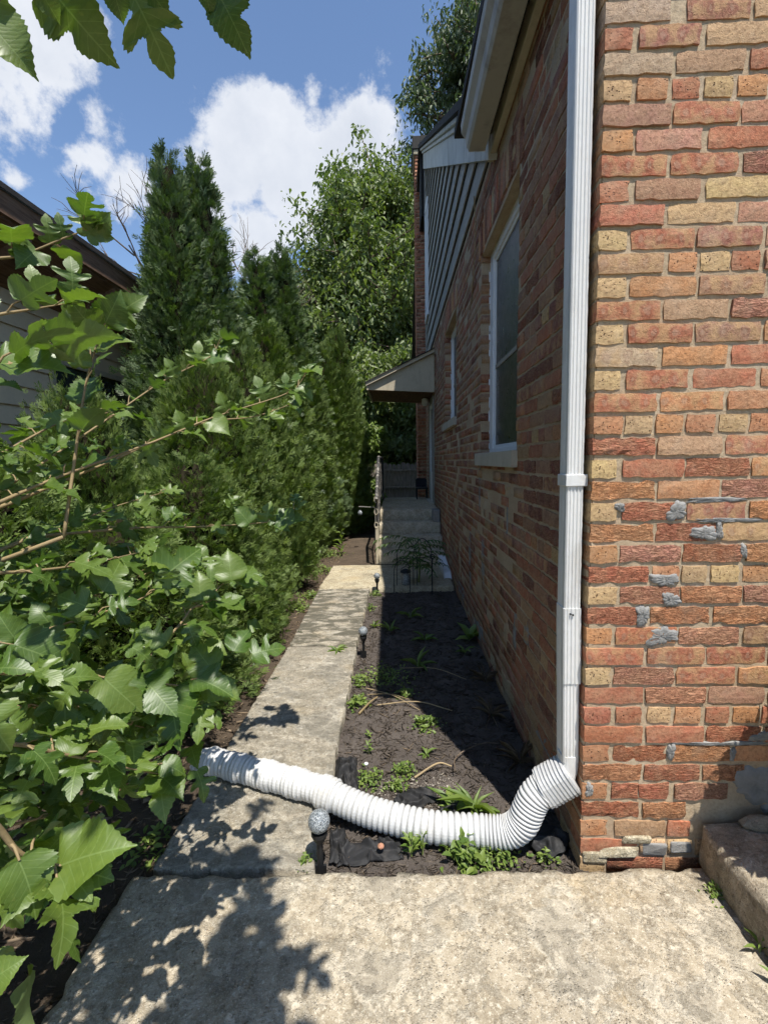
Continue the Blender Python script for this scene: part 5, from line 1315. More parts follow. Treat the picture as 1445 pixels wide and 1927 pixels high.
tree('garden_tree', (-.55, 13.4, -.1), 'dark small tree behind the fence below the canopy', ((25, 4.4, 1.15, .5, 60, 5, 22, LF, .15), dict(droop=.4, clump=.26)), 'tree')
tree('garden_tree', (.85, 13.0, -.1), 'shaded bushy tree behind the gate', ((26, 4.0, 1.0, .5, 50, 5, 22, LF, .15), dict(droop=.4, clump=.26)), 'tree')
tree('garden_shrub', (-.62, 10.3, -.1), 'bright leafy shrub in front of the board fence', ((27, 1.05, .36, .15, 26, 3, 16, LF, .09), dict(droop=.2, clump=.11)), 'weed', 'shrubs by the fence', cat='shrub')
tree('garden_shrub', (-.66, 11.9, -.1), 'upright shrub showing above the left end of the fence', ((28, 2.4, .42, .3, 36, 3, 16, LF, .11), dict(droop=.3, clump=.14)), 'weed', 'shrubs by the fence', cat='shrub')
# bare dead crowns
def bare_tree(loc, H_, spread, seed, lab):
    rr = np.random.RandomState(seed); m = MB(); m.tube([(0, 0, -.2), (.05, 0, H_ * .4), (0, .1, H_ * .75)], [.09, .06, .02], 7)
    def rec(p, d, L_, r, dep):
        e = p + d * L_; m.tube([p, (p + e) / 2 + Vector((rr.normal(0, .03), rr.normal(0, .03), .03)), e], [r, r * .8, r * .5], 4, False)
        if dep:
            for _ in range(3): rec(p.lerp(e, rr.uniform(.45, 1)), (d + Vector((rr.normal(0, .5), rr.normal(0, .5), rr.normal(.15, .3)))).normalized(), L_ * rr.uniform(.55, .8), r * .6, dep - 1)
    for k in range(9): rec(Vector((0, 0, H_ * rr.uniform(.4, .75))), Vector((rr.normal(0, .6) * spread, rr.normal(0, .4), 1)).normalized(), H_ * .17, .03, 3)
    t = mk('bare_tree', loc, lab, 'tree', 'bare trees'); m.build('branches', M['bark'], t)
bare_tree((-5.6, 11.5, -.1), 7.6, 1.0, 4, 'leafless twigs left of the twin arborvitae spires')
bare_tree((-4.0, 13.5, -.1), 7.6, 1.2, 9, 'leafless twigs between the twin spires and the slim arborvitae')

# ---- mulberry
def leaf_outline(kind):
    H0 = {0: [(0, 0), (.17, -.07), (.36, 0), (.47, .18), (.47, .38), (.38, .60), (.22, .80), (.07, .95), (0, 1.07)],
          1: [(0, 0), (.15, -.06), (.34, 0), (.46, .13), (.50, .30), (.43, .42), (.26, .42), (.19, .47), (.27, .60), (.26, .74), (.15, .90), (0, 1.08)],
          2: [(0, 0), (.13, -.06), (.30, -.03), (.41, .08), (.36, .19), (.16, .235), (.15, .30), (.36, .40), (.50, .54), (.44, .63), (.24, .56), (.13, .58), (.20, .72), (.18, .86), (0, 1.08)]}[kind]
    P = [Vector((a, b, 0)) for a, b in H0]; C_ = catmull(P, 4); out = []
    for i, p in enumerate(C_):
        q = p.copy()
        if 3 < i < len(C_) - 1: q.x *= 1 + (.05 if i % 2 else -.03); q.y += .012 if i % 2 else -.01
        q.x = max(q.x, 0.0); out.append(q)
    out[0].x = 0; out[-1].x = 0
    return out
def mul_leaf(kl, kr, seed):
    rr = np.random.RandomState(seed); V = []; F = []; mids = [i / 8 for i in range(9)]
    tip = 1.07
    mid_idx = []
    for t in mids: mid_idx.append(len(V)); V.append((0, t * tip))
    for sd, kd in ((1, kr), (-1, kl)):
        o = leaf_outline(kd); ids = []
        for p in o[1:-1]: ids.append(len(V)); V.append((p.x * sd, p.y))
        poly = mid_idx[:1] + ids + mid_idx[:0:-1]
        tr = tessellate_polygon([[Vector((V[i][0], V[i][1], 0)) for i in poly]])
        for a, b, c in tr:
            f = (poly[a], poly[b], poly[c]); A, B, C_ = (V[i] for i in f)
            cr = (B[0] - A[0]) * (C_[1] - A[1]) - (B[1] - A[1]) * (C_[0] - A[0]); F.append(f if cr > 0 else f[::-1])
    V = np.array(V); fold, curl, wav = rr.uniform(.05, .45), rr.uniform(.1, .6), rr.uniform(.03, .09)
    Z = fold * np.abs(V[:, 0]) - curl * (V[:, 1] - .3) ** 2 + wav * np.sin(V[:, 1] * 9 + np.abs(V[:, 0]) * 7 + seed) * np.abs(V[:, 0]) * 3
    return np.c_[V, Z], np.array(F), V
KINDS_ = [(0, 0), (0, 1), (1, 1), (1, 0), (2, 2), (2, 1), (1, 2), (0, 0), (2, 2)]
MULB = [mul_leaf(a, b, 30 + i) for i, (a, b) in enumerate(KINDS_)]
MULM = []
for (V, F, uv) in MULB:
    me = np_mesh('leaf', V, F, smooth=True, uv=uv); me.materials.append(M['mul']); MULM.append(me)
mb_root = mk('mulberry_tree', (-1.75, .95, -.06), 'mulberry with broad lobed glossy leaves reaching in from the left', 'mulberry')
MBI = Matrix.Translation((1.75, -.95, .06))
wood = MB(); TR0 = Vector((-1.75, .95, -.08))
wood.tube([TR0, (-1.72, .93, .4), (-1.66, .9, .8), (-1.6, .85, 1.3), (-1.5, .7, 1.9), (-1.2, .4, 2.5), (-.7, .1, 2.75), (-.2, -.1, 2.8)], [.07, .062, .055, .045, .036, .026, .018, .008], 9)
BR = [
[(-0.916, 1.034, 1.803), (-0.9, 1.101, 1.837), (-0.862, 1.124, 1.853), (-0.78, 1.159, 1.905), (-0.727, 1.18, 1.934)],
[(-0.815, 0.906, 1.639), (-0.806, 0.971, 1.672), (-0.773, 1.016, 1.695), (-0.738, 1.071, 1.723)],
[(-0.795, 1.078, 1.194), (-0.797, 1.15, 1.399), (-0.776, 1.156, 1.507), (-0.765, 1.174, 1.589), (-0.746, 1.201, 1.681), (-0.731, 1.251, 1.749)],
[(-0.889, 0.949, 1.356), (-0.914, 1.06, 1.391), (-0.921, 1.302, 1.49), (-0.898, 1.492, 1.531)],
[(-0.961, 1.014, 1.267), (-1.014, 1.237, 1.334), (-0.972, 1.566, 1.514), (-0.872, 1.773, 1.673), (-0.765, 1.961, 1.798), (-0.74, 2.009, 1.866)],
[(-0.854, 0.978, 1.287), (-0.836, 1.123, 1.332), (-0.743, 1.415, 1.429), (-0.616, 1.577, 1.515), (-0.398, 1.737, 1.613), (-0.332, 1.76, 1.681)],
[(-0.936, 1.17, 1.291), (-0.867, 1.345, 1.36), (-0.677, 1.608, 1.497), (-0.532, 1.763, 1.534), (-0.399, 1.843, 1.589)],
[(-0.937, 1.158, 1.183), (-0.852, 1.515, 1.154), (-0.731, 1.738, 1.125), (-0.491, 1.924, 1.122), (-0.436, 1.963, 1.171)],
[(-0.74, 0.75, 1.044), (-0.742, 0.817, 1.036), (-0.737, 0.95, 1.019), (-0.693, 1.164, 1.006), (-0.685, 1.289, 1.012)],
[(-0.668, 0.675, 1.046), (-0.671, 0.732, 1.018), (-0.621, 0.873, 0.943), (-0.577, 0.947, 0.902), (-0.518, 1.018, 0.852), (-0.462, 1.084, 0.811)],
[(-0.674, 1.109, 0.835), (-0.633, 1.28, 0.9), (-0.624, 1.352, 0.929), (-0.609, 1.413, 0.923), (-0.573, 1.498, 0.972), (-0.515, 1.57, 0.961)],
[(-0.617, 0.61, 0.973), (-0.606, 0.67, 0.931), (-0.571, 0.733, 0.871), (-0.542, 0.788, 0.817), (-0.5, 0.887, 0.725)],
[(-0.454, 0.442, 1.018), (-0.447, 0.466, 0.96), (-0.439, 0.476, 0.925), (-0.428, 0.492, 0.897), (-0.407, 0.499, 0.885)],
[(-0.569, 0.622, 1.473), (-0.572, 0.68, 1.505), (-0.57, 0.74, 1.529)],
[(-0.821, 0.852, 1.16), (-0.81, 0.991, 1.132), (-0.778, 1.139, 1.116), (-0.736, 1.284, 1.114)],
[(-0.724, 0.722, 0.955), (-0.717, 0.844, 0.897), (-0.677, 0.916, 0.845), (-0.588, 0.994, 0.763)],
[(-1.0, 1.0, 1.10), (-0.98, 1.2, 1.15), (-0.93, 1.45, 1.22), (-0.86, 1.70, 1.26)],
[(-0.95, 0.95, 0.95), (-0.90, 1.15, 0.98), (-0.80, 1.35, 1.02), (-0.70, 1.55, 1.05)],
[(-0.9, 0.9, 0.75), (-0.82, 1.05, 0.72), (-0.72, 1.2, 0.66), (-0.62, 1.35, 0.60)],
[(-0.98, 0.85, 0.60), (-0.90, 0.97, 0.54), (-0.84, 1.10, 0.48), (-0.80, 1.24, 0.43)],
[(-0.92, 0.62, 0.70), (-0.84, 0.70, 0.62), (-0.78, 0.80, 0.54), (-0.74, 0.90, 0.46)],
]
LSIZE = [.105, .115, .115, .11, .10, .115, .115, .105, .12, .125, .115, .115, .15, .13, .11, .12, .105, .11, .115, .11, .12]
leaves = []          # (pos, dir, normal, size, kind)
rr = random.Random(21)
for bi, b in enumerate(BR):
    pts = catmull(b, 6); base = pts[0]
    # limb from the trunk to the visible shoot
    tz = min(max(base.z - .35, .2), 1.5); tpt = TR0.lerp(Vector((-1.6, .85, 1.3)), tz / 1.4)
    wood.tube(catmull([tpt, tpt.lerp(base, .5) + Vector((0, 0, .05)), base], 5), [.014, .012, .011, .010, .009, .008, .007, .0065, .006, .0055, .005], 6)
    n = len(pts); wood.tube(pts, [.0044 * (1 - .72 * i / (n - 1)) for i in range(n)], 6)
    L_ = sum((q - p).length for p, q in zip(pts[:-1], pts[1:])); cnt = max(4, int(L_ / (.085 if bi in (0, 1, 2, 4, 5, 6, 7) else .058))); sz = LSIZE[bi] * (.70 if bi != 12 else .5)
    for k in range(cnt):
        t = (k + .6) / cnt; i = min(n - 2, int(t * (n - 1))); p = pts[i].lerp(pts[i + 1], t * (n - 1) - i); d = (pts[i + 1] - pts[i]).normalized()
        sd = 1 if k % 2 else -1; side = d.cross(Vector((0, 0, 1))).normalized() * sd
        tocam = (CAM - p).normalized()
        out = (d * rr.uniform(.2, .9) + side * rr.uniform(.5, 1.1) + Vector((0, 0, rr.uniform(-.55, .55)))).normalized()
        pl = sz * rr.uniform(.28, .5); q = p + out * pl + Vector((0, 0, .012))
        wood.tube([p, (p + q) / 2 + Vector((0, 0, .006)), q], [.0021, .0017, .0014], 5, False)
        dr = (out + Vector((0, 0, rr.uniform(-.75, .25)))).normalized()
        nr = (Vector((0, 0, 1)) * rr.uniform(.6, 1.1) + tocam * rr.uniform(-.1, .6) + Vector((rr.gauss(0, .35), rr.gauss(0, .35), rr.gauss(0, .2))))
        s_ = sz * rr.uniform(.72, 1.2) * (1 - .35 * max(0, t - .75) * 4 * (rr.random() < .5))
        leaves.append((q, dr, nr, s_, rr.choice([0, 1, 2, 3, 4, 4, 5, 5, 6, 8, 8])))
    # shoot tip
    d = (pts[-1] - pts[-2]).normalized()
    for k in range(3): leaves.append((pts[-1], (d + Vector((rr.gauss(0, .5), rr.gauss(0, .4), rr.gauss(.2, .3)))).normalized(), Vector((rr.gauss(0, .4), -.5, .9)), sz * rr.uniform(.45, .8), rr.choice([4, 5, 8, 2])))
# leaves seen close, one by one
NAMED = [
 ((-0.475,0.587,1.885),(0.64,0.27,-0.72),(1.04,-0.59,-0.64),0.069,0),
 ((-0.403,0.604,1.925),(0.56,0.54,-0.63),(0.37,-0.73,-0.75),0.08,1),
 ((-0.321,0.631,1.947),(0.35,0.51,-0.79),(0.57,-0.82,-0.71),0.082,4),
 ((-0.223,0.678,1.971),(0.44,0.4,-0.8),(0.4,-0.95,-0.59),0.061,3),
 ((-0.404,0.588,1.908),(0.28,0.74,-0.61),(0.83,-0.39,-0.69),0.03,0),
 ((-0.331,0.614,1.929),(-0.01,0.66,-0.75),(0.55,-0.78,-0.97),0.03,0),
 ((-0.238,0.662,1.968),(0.08,0.68,-0.73),(0.66,-0.9,-0.93),0.025,0),
 ((-0.315,0.654,1.973),(0.53,0.69,-0.5),(0.54,-0.47,-0.7),0.041,0),
 ((-0.411,0.497,0.887),(0.95,0.08,0.29),(0.05,-0.49,0.92),0.1,0),
 ((-0.413,0.496,0.887),(0.03,-0.95,-0.32),(0.39,-0.63,0.65),0.049,3),
 ((-0.424,0.476,0.91),(0.15,-0.9,-0.42),(0.56,-0.18,0.48),0.053,0),
 ((-0.39,0.373,0.883),(0.85,0.33,0.42),(0.16,-0.47,0.44),0.034,0),
 ((-0.451,0.533,0.875),(-0.15,0.97,-0.17),(0.06,-0.51,1.0),0.059,0),
 ((-0.6,0.934,0.904),(0.45,-0.74,-0.49),(0.35,-0.87,0.67),0.129,0),
 ((-0.527,1.012,0.849),(0.38,-0.72,-0.59),(0.25,-0.91,0.5),0.145,1),
 ((-0.651,0.854,0.949),(0.35,-0.66,-0.67),(0.33,-0.72,0.56),0.115,4),
 ((-0.473,1.118,0.841),(-0.69,0.36,0.63),(-0.09,-0.68,0.71),0.109,2),
 ((-0.472,1.064,0.827),(0.95,0.0,-0.31),(0.3,-0.32,0.9),0.106,0),
 ((-0.413,1.25,0.829),(0.84,0.53,0.02),(0.34,-0.63,0.88),0.109,5),
 ((-0.461,1.239,0.842),(0.34,0.75,0.56),(-0.08,-0.76,0.24),0.076,2),
 ((-0.722,1.099,1.056),(0.11,0.72,0.68),(0.61,-0.52,0.28),0.114,2),
 ((-0.657,1.255,1.05),(0.54,0.69,0.48),(0.57,-0.78,0.45),0.157,2),
 ((-0.545,1.478,0.982),(-0.2,0.36,0.91),(0.37,-1.09,0.26),0.125,0),
 ((-0.524,1.512,0.958),(0.25,0.78,0.57),(0.55,-0.93,0.52),0.09,0),
 ((-0.621,1.412,0.935),(-0.18,0.35,0.92),(0.33,-0.53,0.38),0.112,0),
 ((-0.588,1.415,0.899),(0.8,0.43,0.42),(0.28,-0.42,0.68),0.112,2),
 ((-0.738,1.166,1.696),(-0.29,-0.67,0.68),(0.31,-0.58,-0.48),0.091,1),
 ((-0.735,1.098,1.759),(0.07,-0.04,1.0),(0.57,-0.69,-0.45),0.076,4),
 ((-0.777,1.045,1.717),(0.03,-0.19,0.98),(0.6,-0.58,-0.3),0.074,4),
 ((-0.583,0.694,1.515),(0.91,0.41,-0.01),(-0.08,-0.68,0.73),0.086,0),
 ((-0.595,0.69,1.484),(0.98,0.18,-0.13),(-0.03,-0.29,0.73),0.038,0),
 ((-0.751,1.205,1.655),(0.94,0.06,0.34),(0.21,-0.45,0.62),0.081,0),
 ((-0.733,1.251,1.745),(0.81,0.01,0.59),(0.43,-0.77,0.06),0.094,1),
 ((-0.778,1.163,1.604),(0.1,-0.17,0.98),(0.89,-0.68,-0.4),0.058,0),
 ((-0.735,1.181,1.92),(-0.2,-0.25,0.95),(0.48,-0.69,-0.2),0.067,5),
 ((-0.74,1.178,1.922),(0.86,0.52,-0.01),(0.41,-0.75,-0.22),0.053,2),
 ((-0.736,1.179,1.924),(0.74,0.11,0.66),(0.58,-0.74,-0.48),0.068,0),
 ((-0.786,1.157,1.902),(0.09,-0.39,0.92),(0.49,-0.83,-0.26),0.05,4),
 ((-0.811,1.146,1.889),(0.14,-0.35,0.93),(0.43,-0.68,-0.23),0.055,4),
 ((-0.866,1.122,1.851),(-0.19,-0.53,0.83),(0.66,-0.87,-0.12),0.041,2),
 ((-0.837,1.136,1.868),(-0.17,-0.67,-0.72),(0.29,-0.5,-0.05),0.073,0),
 ((-0.741,2.01,1.86),(0.93,0.26,0.25),(-0.06,-0.65,0.18),0.079,2),
 ((-0.745,2.01,1.855),(0.4,-0.1,0.91),(0.32,-0.87,-0.34),0.068,4),
 ((-0.763,1.962,1.798),(0.99,-0.06,-0.14),(0.08,-0.64,0.58),0.112,0),
 ((-0.831,1.788,1.698),(-0.36,-0.35,0.87),(0.47,-0.82,0.14),0.064,2),
 ((-0.796,1.904,1.749),(0.17,-0.15,0.97),(0.26,-0.9,0.05),0.095,4),
 ((-0.399,1.738,1.609),(-0.04,-0.17,0.98),(0.12,-1.15,-0.19),0.073,4),
 ((-0.363,1.761,1.644),(0.73,-0.02,-0.68),(0.12,-0.62,0.51),0.074,2),
 ((-0.338,1.76,1.676),(-0.15,-0.21,0.97),(0.07,-0.85,-0.11),0.032,0),
 ((-0.468,1.702,1.587),(-0.31,-0.24,0.92),(0.22,-0.74,0.04),0.084,4),
 ((-0.574,1.612,1.531),(-0.31,-0.23,0.92),(0.17,-0.68,-0.2),0.075,2),
 ((-0.624,1.574,1.507),(0.82,-0.18,-0.54),(0.25,-0.7,0.32),0.096,0),
 ((-0.679,1.511,1.469),(-0.31,-0.23,0.92),(0.22,-0.76,0.11),0.067,2),
 ((-0.506,1.92,1.12),(0.99,-0.11,0.12),(0.25,-0.6,0.66),0.14,0),
 ((-0.542,1.889,1.118),(0.21,0.15,0.97),(0.17,-1.0,0.71),0.1,2),
 ((-0.593,1.842,1.121),(-0.59,-0.11,0.8),(0.18,-0.86,0.69),0.09,0),
 ((-0.74,0.947,1.017),(-0.48,-0.1,0.87),(0.25,-0.51,0.61),0.068,1),
 ((-0.738,0.887,1.031),(0.81,-0.32,-0.5),(0.26,-0.58,0.49),0.082,4),
 ((-0.724,0.832,1.036),(-0.45,-0.08,0.89),(0.43,-0.81,0.28),0.062,0),
 ((-0.606,0.67,0.931),(-0.35,0.23,0.91),(0.35,-0.3,0.74),0.047,4),
 ((-0.597,0.694,0.911),(0.18,-0.98,-0.06),(0.63,-0.35,0.59),0.051,1),
 ((-0.571,0.733,0.871),(-0.02,0.95,0.31),(0.3,-0.81,0.52),0.051,2),
 ((-0.57,0.761,0.848),(0.39,-0.91,-0.15),(0.21,-0.49,0.75),0.074,4),
 ((-0.542,0.788,0.817),(0.62,-0.72,-0.31),(0.25,-0.63,0.41),0.072,0),
 ((-0.523,0.838,0.771),(0.05,1.0,0.08),(0.25,-0.47,0.77),0.069,1),
 ((-0.5,0.887,0.725),(0.84,-0.51,-0.2),(0.11,-0.18,0.92),0.078,0),
 ((-0.5,0.887,0.725),(0.46,-0.76,-0.46),(0.31,-0.69,0.6),0.098,1)]
for (p, d, nrm, s_, k) in NAMED:
    leaves.append((Vector(p), Vector(d).normalized(), Vector(nrm), s_ * (.85 if s_ > .095 else 1.0), k))
NP_ = {tuple(l[0]) for l in leaves[-len(NAMED):]}
wood.tube(catmull([(-1.45, .62, 2.0), (-.9, .55, 2.13), (-.55, .56, 2.12), (-.3, .60, 2.10), (-.12, .62, 2.09)], 6), [.012 - .0095 * i / 24 for i in range(25)], 6)
# visible leaves become parts, nearest and largest first
vis = [l for l in leaves if in_frame(l[0], .06) or tuple(l[0]) in NP_]
def dist(l): return (l[0] - CAM).length / l[3]
vis.sort(key=dist); solo, rest = vis[:300], vis[300:] + [l for l in leaves if not in_frame(l[0], .06) and tuple(l[0]) not in NP_]
for (p, d, nrm, s_, k) in solo:
    o = bpy.data.objects.new('leaf', MULM[k]); COL.objects.link(o)
    x = d.cross(nrm).normalized(); z = x.cross(d).normalized()
    mx = Matrix((x, d, z)).transposed().to_4x4() @ Matrix.Scale(s_, 4); mx.translation = p
    o.parent = mb_root; o.matrix_parent_inverse = MBI; o.matrix_basis = mx
# shade-giving foliage of the same tree above and behind the viewer, and the inner bush
mass = list(rest)
rs = random.Random(33)
cot = math.cos(SUN_EL) / math.sin(SUN_EL)
TS = np.array(TOSUN); LEAFC = np.array([tuple(l[0] + l[1] * l[3] * .5) for l in solo if l[0].z < 1.9])
def shade_leaf(x, y, z, h, s_):
    p = Vector((x + SUN_AZ[0] * cot * h, y + SUN_AZ[1] * cot * h, z + h))
    if in_frame(p, .34): return
    dv = LEAFC - np.array(p); al = dv @ TS; pe = np.linalg.norm(dv - al[:, None] * TS, axis=1)
    if ((pe < .085) & (al < 0)).any(): return
    mass.append((p, Vector((rs.gauss(0, 1), rs.gauss(0, 1), rs.gauss(-.3, .4))).normalized(), Vector((rs.gauss(0, .35), rs.gauss(0, .35), 1)), s_, rs.randrange(9)))
for _ in range(SHADE_N):
    y = rs.uniform(.90, 2.05); edge = float(np.interp(y, [.9, 1.07, 1.2, 1.27, 1.39, 1.5, 1.83, 2.05], [-.37, -.36, -.36, -.43, -.54, -.54, -.60, -.62])) + .04 * math.sin(y * 23)
    x = edge - .05 - abs(rs.gauss(0, .24))
    if y > 1.36 and rs.random() < .85: continue
    if rs.random() < .12: x = edge + rs.uniform(-.03, .04)
    if x < -1.0: continue
    shade_leaf(x, y, 0, rs.uniform(1.45, 2.7), rs.uniform(.07, .13))
for _ in range(420):      # inner bush left of the frame edge and low mass over the soil
    p = Vector((rs.uniform(-1.65, -.80), rs.uniform(.2, 2.2), rs.uniform(.25, 1.55)))
    if in_frame(p, .1) and (p.z > 1.15 or p.y > 1.5 or p.x > -.78): continue
    mass.append((p, Vector((rs.gauss(.3, .8), rs.gauss(0, .8), rs.gauss(-.2, .5))).normalized(), Vector((rs.gauss(0, .4), rs.gauss(-.3, .4), 1)), rs.uniform(.08, .13), rs.randrange(9)))
for l in solo:      # unseen leaves added above the ones hanging into view, to shade them
    if l[0].z < 1.95: continue
    for _ in range(9):
        q = l[0] + l[1] * l[3] * rs.uniform(0, 1) + TOSUN * rs.uniform(.22, .75) + Vector((rs.gauss(0, .03), rs.gauss(0, .03), 0))
        if not in_frame(q, .3): mass.append((q, Vector((rs.gauss(0, 1), rs.gauss(0, 1), rs.gauss(-.3, .4))).normalized(), Vector((rs.gauss(0, .35), rs.gauss(0, .35), 1)), rs.uniform(.07, .11), rs.randrange(9)))
for bi in (3, 8, 9, 10, 11, 14, 15, 16, 17, 18, 19, 20):      # inner leaves crowding the lower shoots
    pts = catmull(BR[bi], 6)
    for _ in range(30):
        q = pts[rs.randrange(len(pts))] + Vector((rs.gauss(-.03, .07), rs.gauss(.05, .08), rs.gauss(-.02, .06)))
        if (q - CAM).length < .85 or q.z > 1.62: continue
        mass.append((q, Vector((rs.gauss(.3, .8), rs.gauss(0, .7), rs.gauss(-.25, .5))).normalized(), Vector((rs.gauss(0, .4), rs.gauss(-.35, .4), 1)), rs.uniform(.045, .075), rs.choice([2, 4, 4, 5, 6, 8, 8, 1])))
VV, FF, TT, UU = [], [], [], []; bb = 0
for k in range(9):
    sel = [l for l in mass if l[4] == k]
    if not sel: continue
    T = np.array([tuple(l[0]) for l in sel]); M_ = frames(np.array([tuple(l[1]) for l in sel]), np.array([tuple(l[2]) for l in sel])) * np.array([l[3] for l in sel])[:, None, None]
    V, F, tn, uv = inst(MULB[k][0], MULB[k][1], T, M_, NR.rand(len(sel)), MULB[k][2]); VV.append(V); FF.append(F + bb); TT.append(tn); UU.append(uv); bb += len(V)
o = add_obj('foliage', np_mesh('foliage', np.vstack(VV), np.vstack(FF), True, np.concatenate(TT), np.vstack(UU)), mb_root, M['mul_mass']); o.matrix_parent_inverse = MBI; o['kind'] = 'stuff'
o = wood.build('branches', M['twig'], mb_root, True); o.matrix_parent_inverse = MBI

# ---- weeds
def weed(loc, lab, n, L_, w, rise, seed, mat='weed', name='weed', group='weeds in the beds', curl=.35, stem=0.0, cat='weed'):
    rr = np.random.RandomState(seed); t = mk(name, loc, lab, cat, group); m = leaf_simple(w, .10, curl)
    a = np.arange(n) * 2.4 + rr.rand(n); r_ = rise * rr.uniform(.2, 2.3, n); D = np.c_[np.cos(a), np.sin(a), r_]
    hgt = np.linspace(0, stem, n) if stem else np.zeros(n)
    P = np.c_[np.cos(a) * L_ * .06, np.sin(a) * L_ * .06, hgt + .004]
    U = np.c_[rr.normal(0, .2, n) - np.cos(a) * .6 * r_, rr.normal(0, .2, n) - np.sin(a) * .6 * r_, np.ones(n)]
    sc = L_ * rr.uniform(.4, 1.25, n) * (np.linspace(1.1, .6, n) if stem else 1)
    V, F, tn, _ = inst(m[0], m[1], P, frames(D, U) * sc[:, None, None], rr.rand(n))
    add_obj('leaves', np_mesh('leaves', V, F, tone=tn), t, M[mat])
    st_ = MB(); st_.tube([(0, 0, -.03), (.004, .003, max(stem, .012))], [.004, .002], 5); st_.build('stem', M['stem'], t)
    return t
def clump(loc, lab, n, spread, leaf_l, h, seed, mat='weed', name='weed', cat='weed'):
    """low mat of many small leaves"""
    rr = np.random.RandomState(seed); t = mk(name, loc, lab, cat, 'weeds in the beds'); m = leaf_simple(.5, .08, .2)
    q = rr.normal(0, 1, (n, 2)) * spread * .45; P = np.c_[q, h * rr.rand(n) * np.clip(1 - (q ** 2).sum(1) / spread ** 2, .1, 1)]
    D = np.c_[rr.normal(0, 1, (n, 2)), rr.uniform(-.1, .9, n)]; U = np.c_[rr.normal(0, .4, (n, 2)), np.ones(n)]
    V, F, tn, _ = inst(m[0], m[1], P, frames(D, U) * (leaf_l * rr.uniform(.6, 1.3, n))[:, None, None], rr.rand(n))
    add_obj('leaves', np_mesh('leaves', V, F, tone=tn), t, M[mat])
    st_ = MB()
    for k in range(7):
        a = k * .9; st_.tube([(0, 0, -.02), (math.cos(a) * spread * .3, math.sin(a) * spread * .3, h * .5)], [.002, .001], 4)
    st_.build('stems', M['stem'], t); return t
zg = -.05
weed((-.16, 2.117, zg), 'small upright weed in mid mulch nearest the fabric', 9, .05, .4, .8, 1, stem=.05)
weed((-.17, 2.26, zg), 'tiny weed just beyond the small upright weed', 7, .032, .4, .6, 2, stem=.02)
weed((.119, 2.109, zg), 'small rosette weed in mid bed beside the house shadow edge', 9, .05, .36, .55, 3)
clump((.128, 2.36, zg), 'round bright green clump on the house shadow edge', 150, .085, .026, .05, 4)
clump((-.255, 2.58, zg), 'leafy green clump at the path edge by the broken stick', 110, .075, .028, .05, 5)
clump((-.10, 2.92, zg), 'wide creeping mat of small leaves across the bed', 260, .19, .022, .04, 6)
clump((-.25, 2.86, zg), 'creeping green tuft where the path edge meets the mat', 90, .07, .024, .05, 7)
clump((.02, 2.68, zg), 'thin yellowish clump among the dry stems', 70, .07, .024, .04, 8)
weed((.285, 1.735, zg), 'large broad leaved weed just behind the white pipe', 13, .13, .21, 1.7, 9, curl=.75)
weed((.20, 1.74, zg), 'broad drooping weed left of the largest weed', 10, .10, .34, .7, 10, curl=.6)
clump((.01, 1.98, zg), 'mossy clump behind the pipe in mid bed', 140, .06, .018, .05, 11)
clump((-.14, 1.93, zg), 'yellowish moss clump beside the bulging fabric', 130, .075, .020, .04, 12)
clump((-.02, 1.88, zg), 'small moss tuft between the fabric pieces', 80, .05, .018, .04, 13)
weed((.03, 1.528, zg + .01), 'leafy weed at the pavement edge under the pipe', 14, .062, .40, .8, 14, stem=.06)
weed((.07, 1.540, zg + .01), 'spiky young weed touching the pipe', 12, .048, .26, 1.2, 15, stem=.06)
clump((.22, 1.525, zg), 'green clump under the right part of the pipe', 150, .085, .034, .085, 16)
clump((.32, 1.52, zg), 'low fine leaved clump along the pavement edge below the pipe bend', 220, .10, .020, .06, 17)
clump((.50, 1.525, zg), 'tiny green tuft below the house corner', 60, .04, .018, .03, 18)
clump((-.335, 1.46, -.02), 'little green tuft left of the nearest glass ball light', 60, .03, .018, .04, 19)
weed((-.455, 3.245, -.003), 'flat weed growing from the path joint', 12, .075, .22, .35, 20)
weed((.545, 3.56, zg), 'shaded broad weed against the brick wall', 9, .14, .45, .9, 21, curl=.5)
weed((.47, 3.30, zg), 'shaded drooping weed nearer along the wall', 7, .10, .30, .8, 22, curl=.6)
weed((.12, 3.08, zg), 'shaded grassy weed in the bed centre', 12, .12, .16, 1.2, 23)
weed((.20, 3.55, zg), 'shaded three leaved weed in the bed', 7, .10, .40, .6, 24)
weed((-.075, 3.75, zg), 'spreading weed on the shadow line of the bed', 11, .11, .2, 1.0, 25)
weed((-.215, 3.86, zg), 'sunlit upright weed by the second light', 8, .075, .3, 1.4, 26)
weed((.10, 4.1, zg), 'shaded spiky weed before the landing', 12, .12, .16, 1.0, 27)
clump((-.27, 4.35, zg), 'scattered tuft at the far path edge', 60, .06, .024, .05, 28)
clump((-.25, 4.80, zg), 'tuft at the foot of the farthest light', 80, .06, .026, .06, 29)
clump((-.96, 4.35, zg), 'green tuft left of the dark path slab', 160, .12, .030, .09, 30)
clump((-.93, 4.75, zg), 'grassy tuft left of the far end of the path', 140, .12, .030, .08, 31)
clump((-1.02, 5.9, zg), 'yellow green ground cover by the landing', 240, .20, .032, .09, 32)
clump((-1.05, 6.9, zg), 'ground cover under the far hedge', 240, .22, .034, .10, 33)
weed((-.86, 7.0, zg), 'tall weed with paired leaves under the hedge', 16, .15, .24, .9, 34, stem=.35)
weed((-.90, 2.72, zg), 'pale weed at the left path edge', 10, .085, .22, .6, 35)
weed((-.91, 1.98, zg), 'green weeds at the mouth of the pipe', 12, .085, .4, .7, 36, stem=.05)
clump((-.93, 1.55, zg), 'low weeds at the left slab corner', 90, .09, .03, .06, 37)
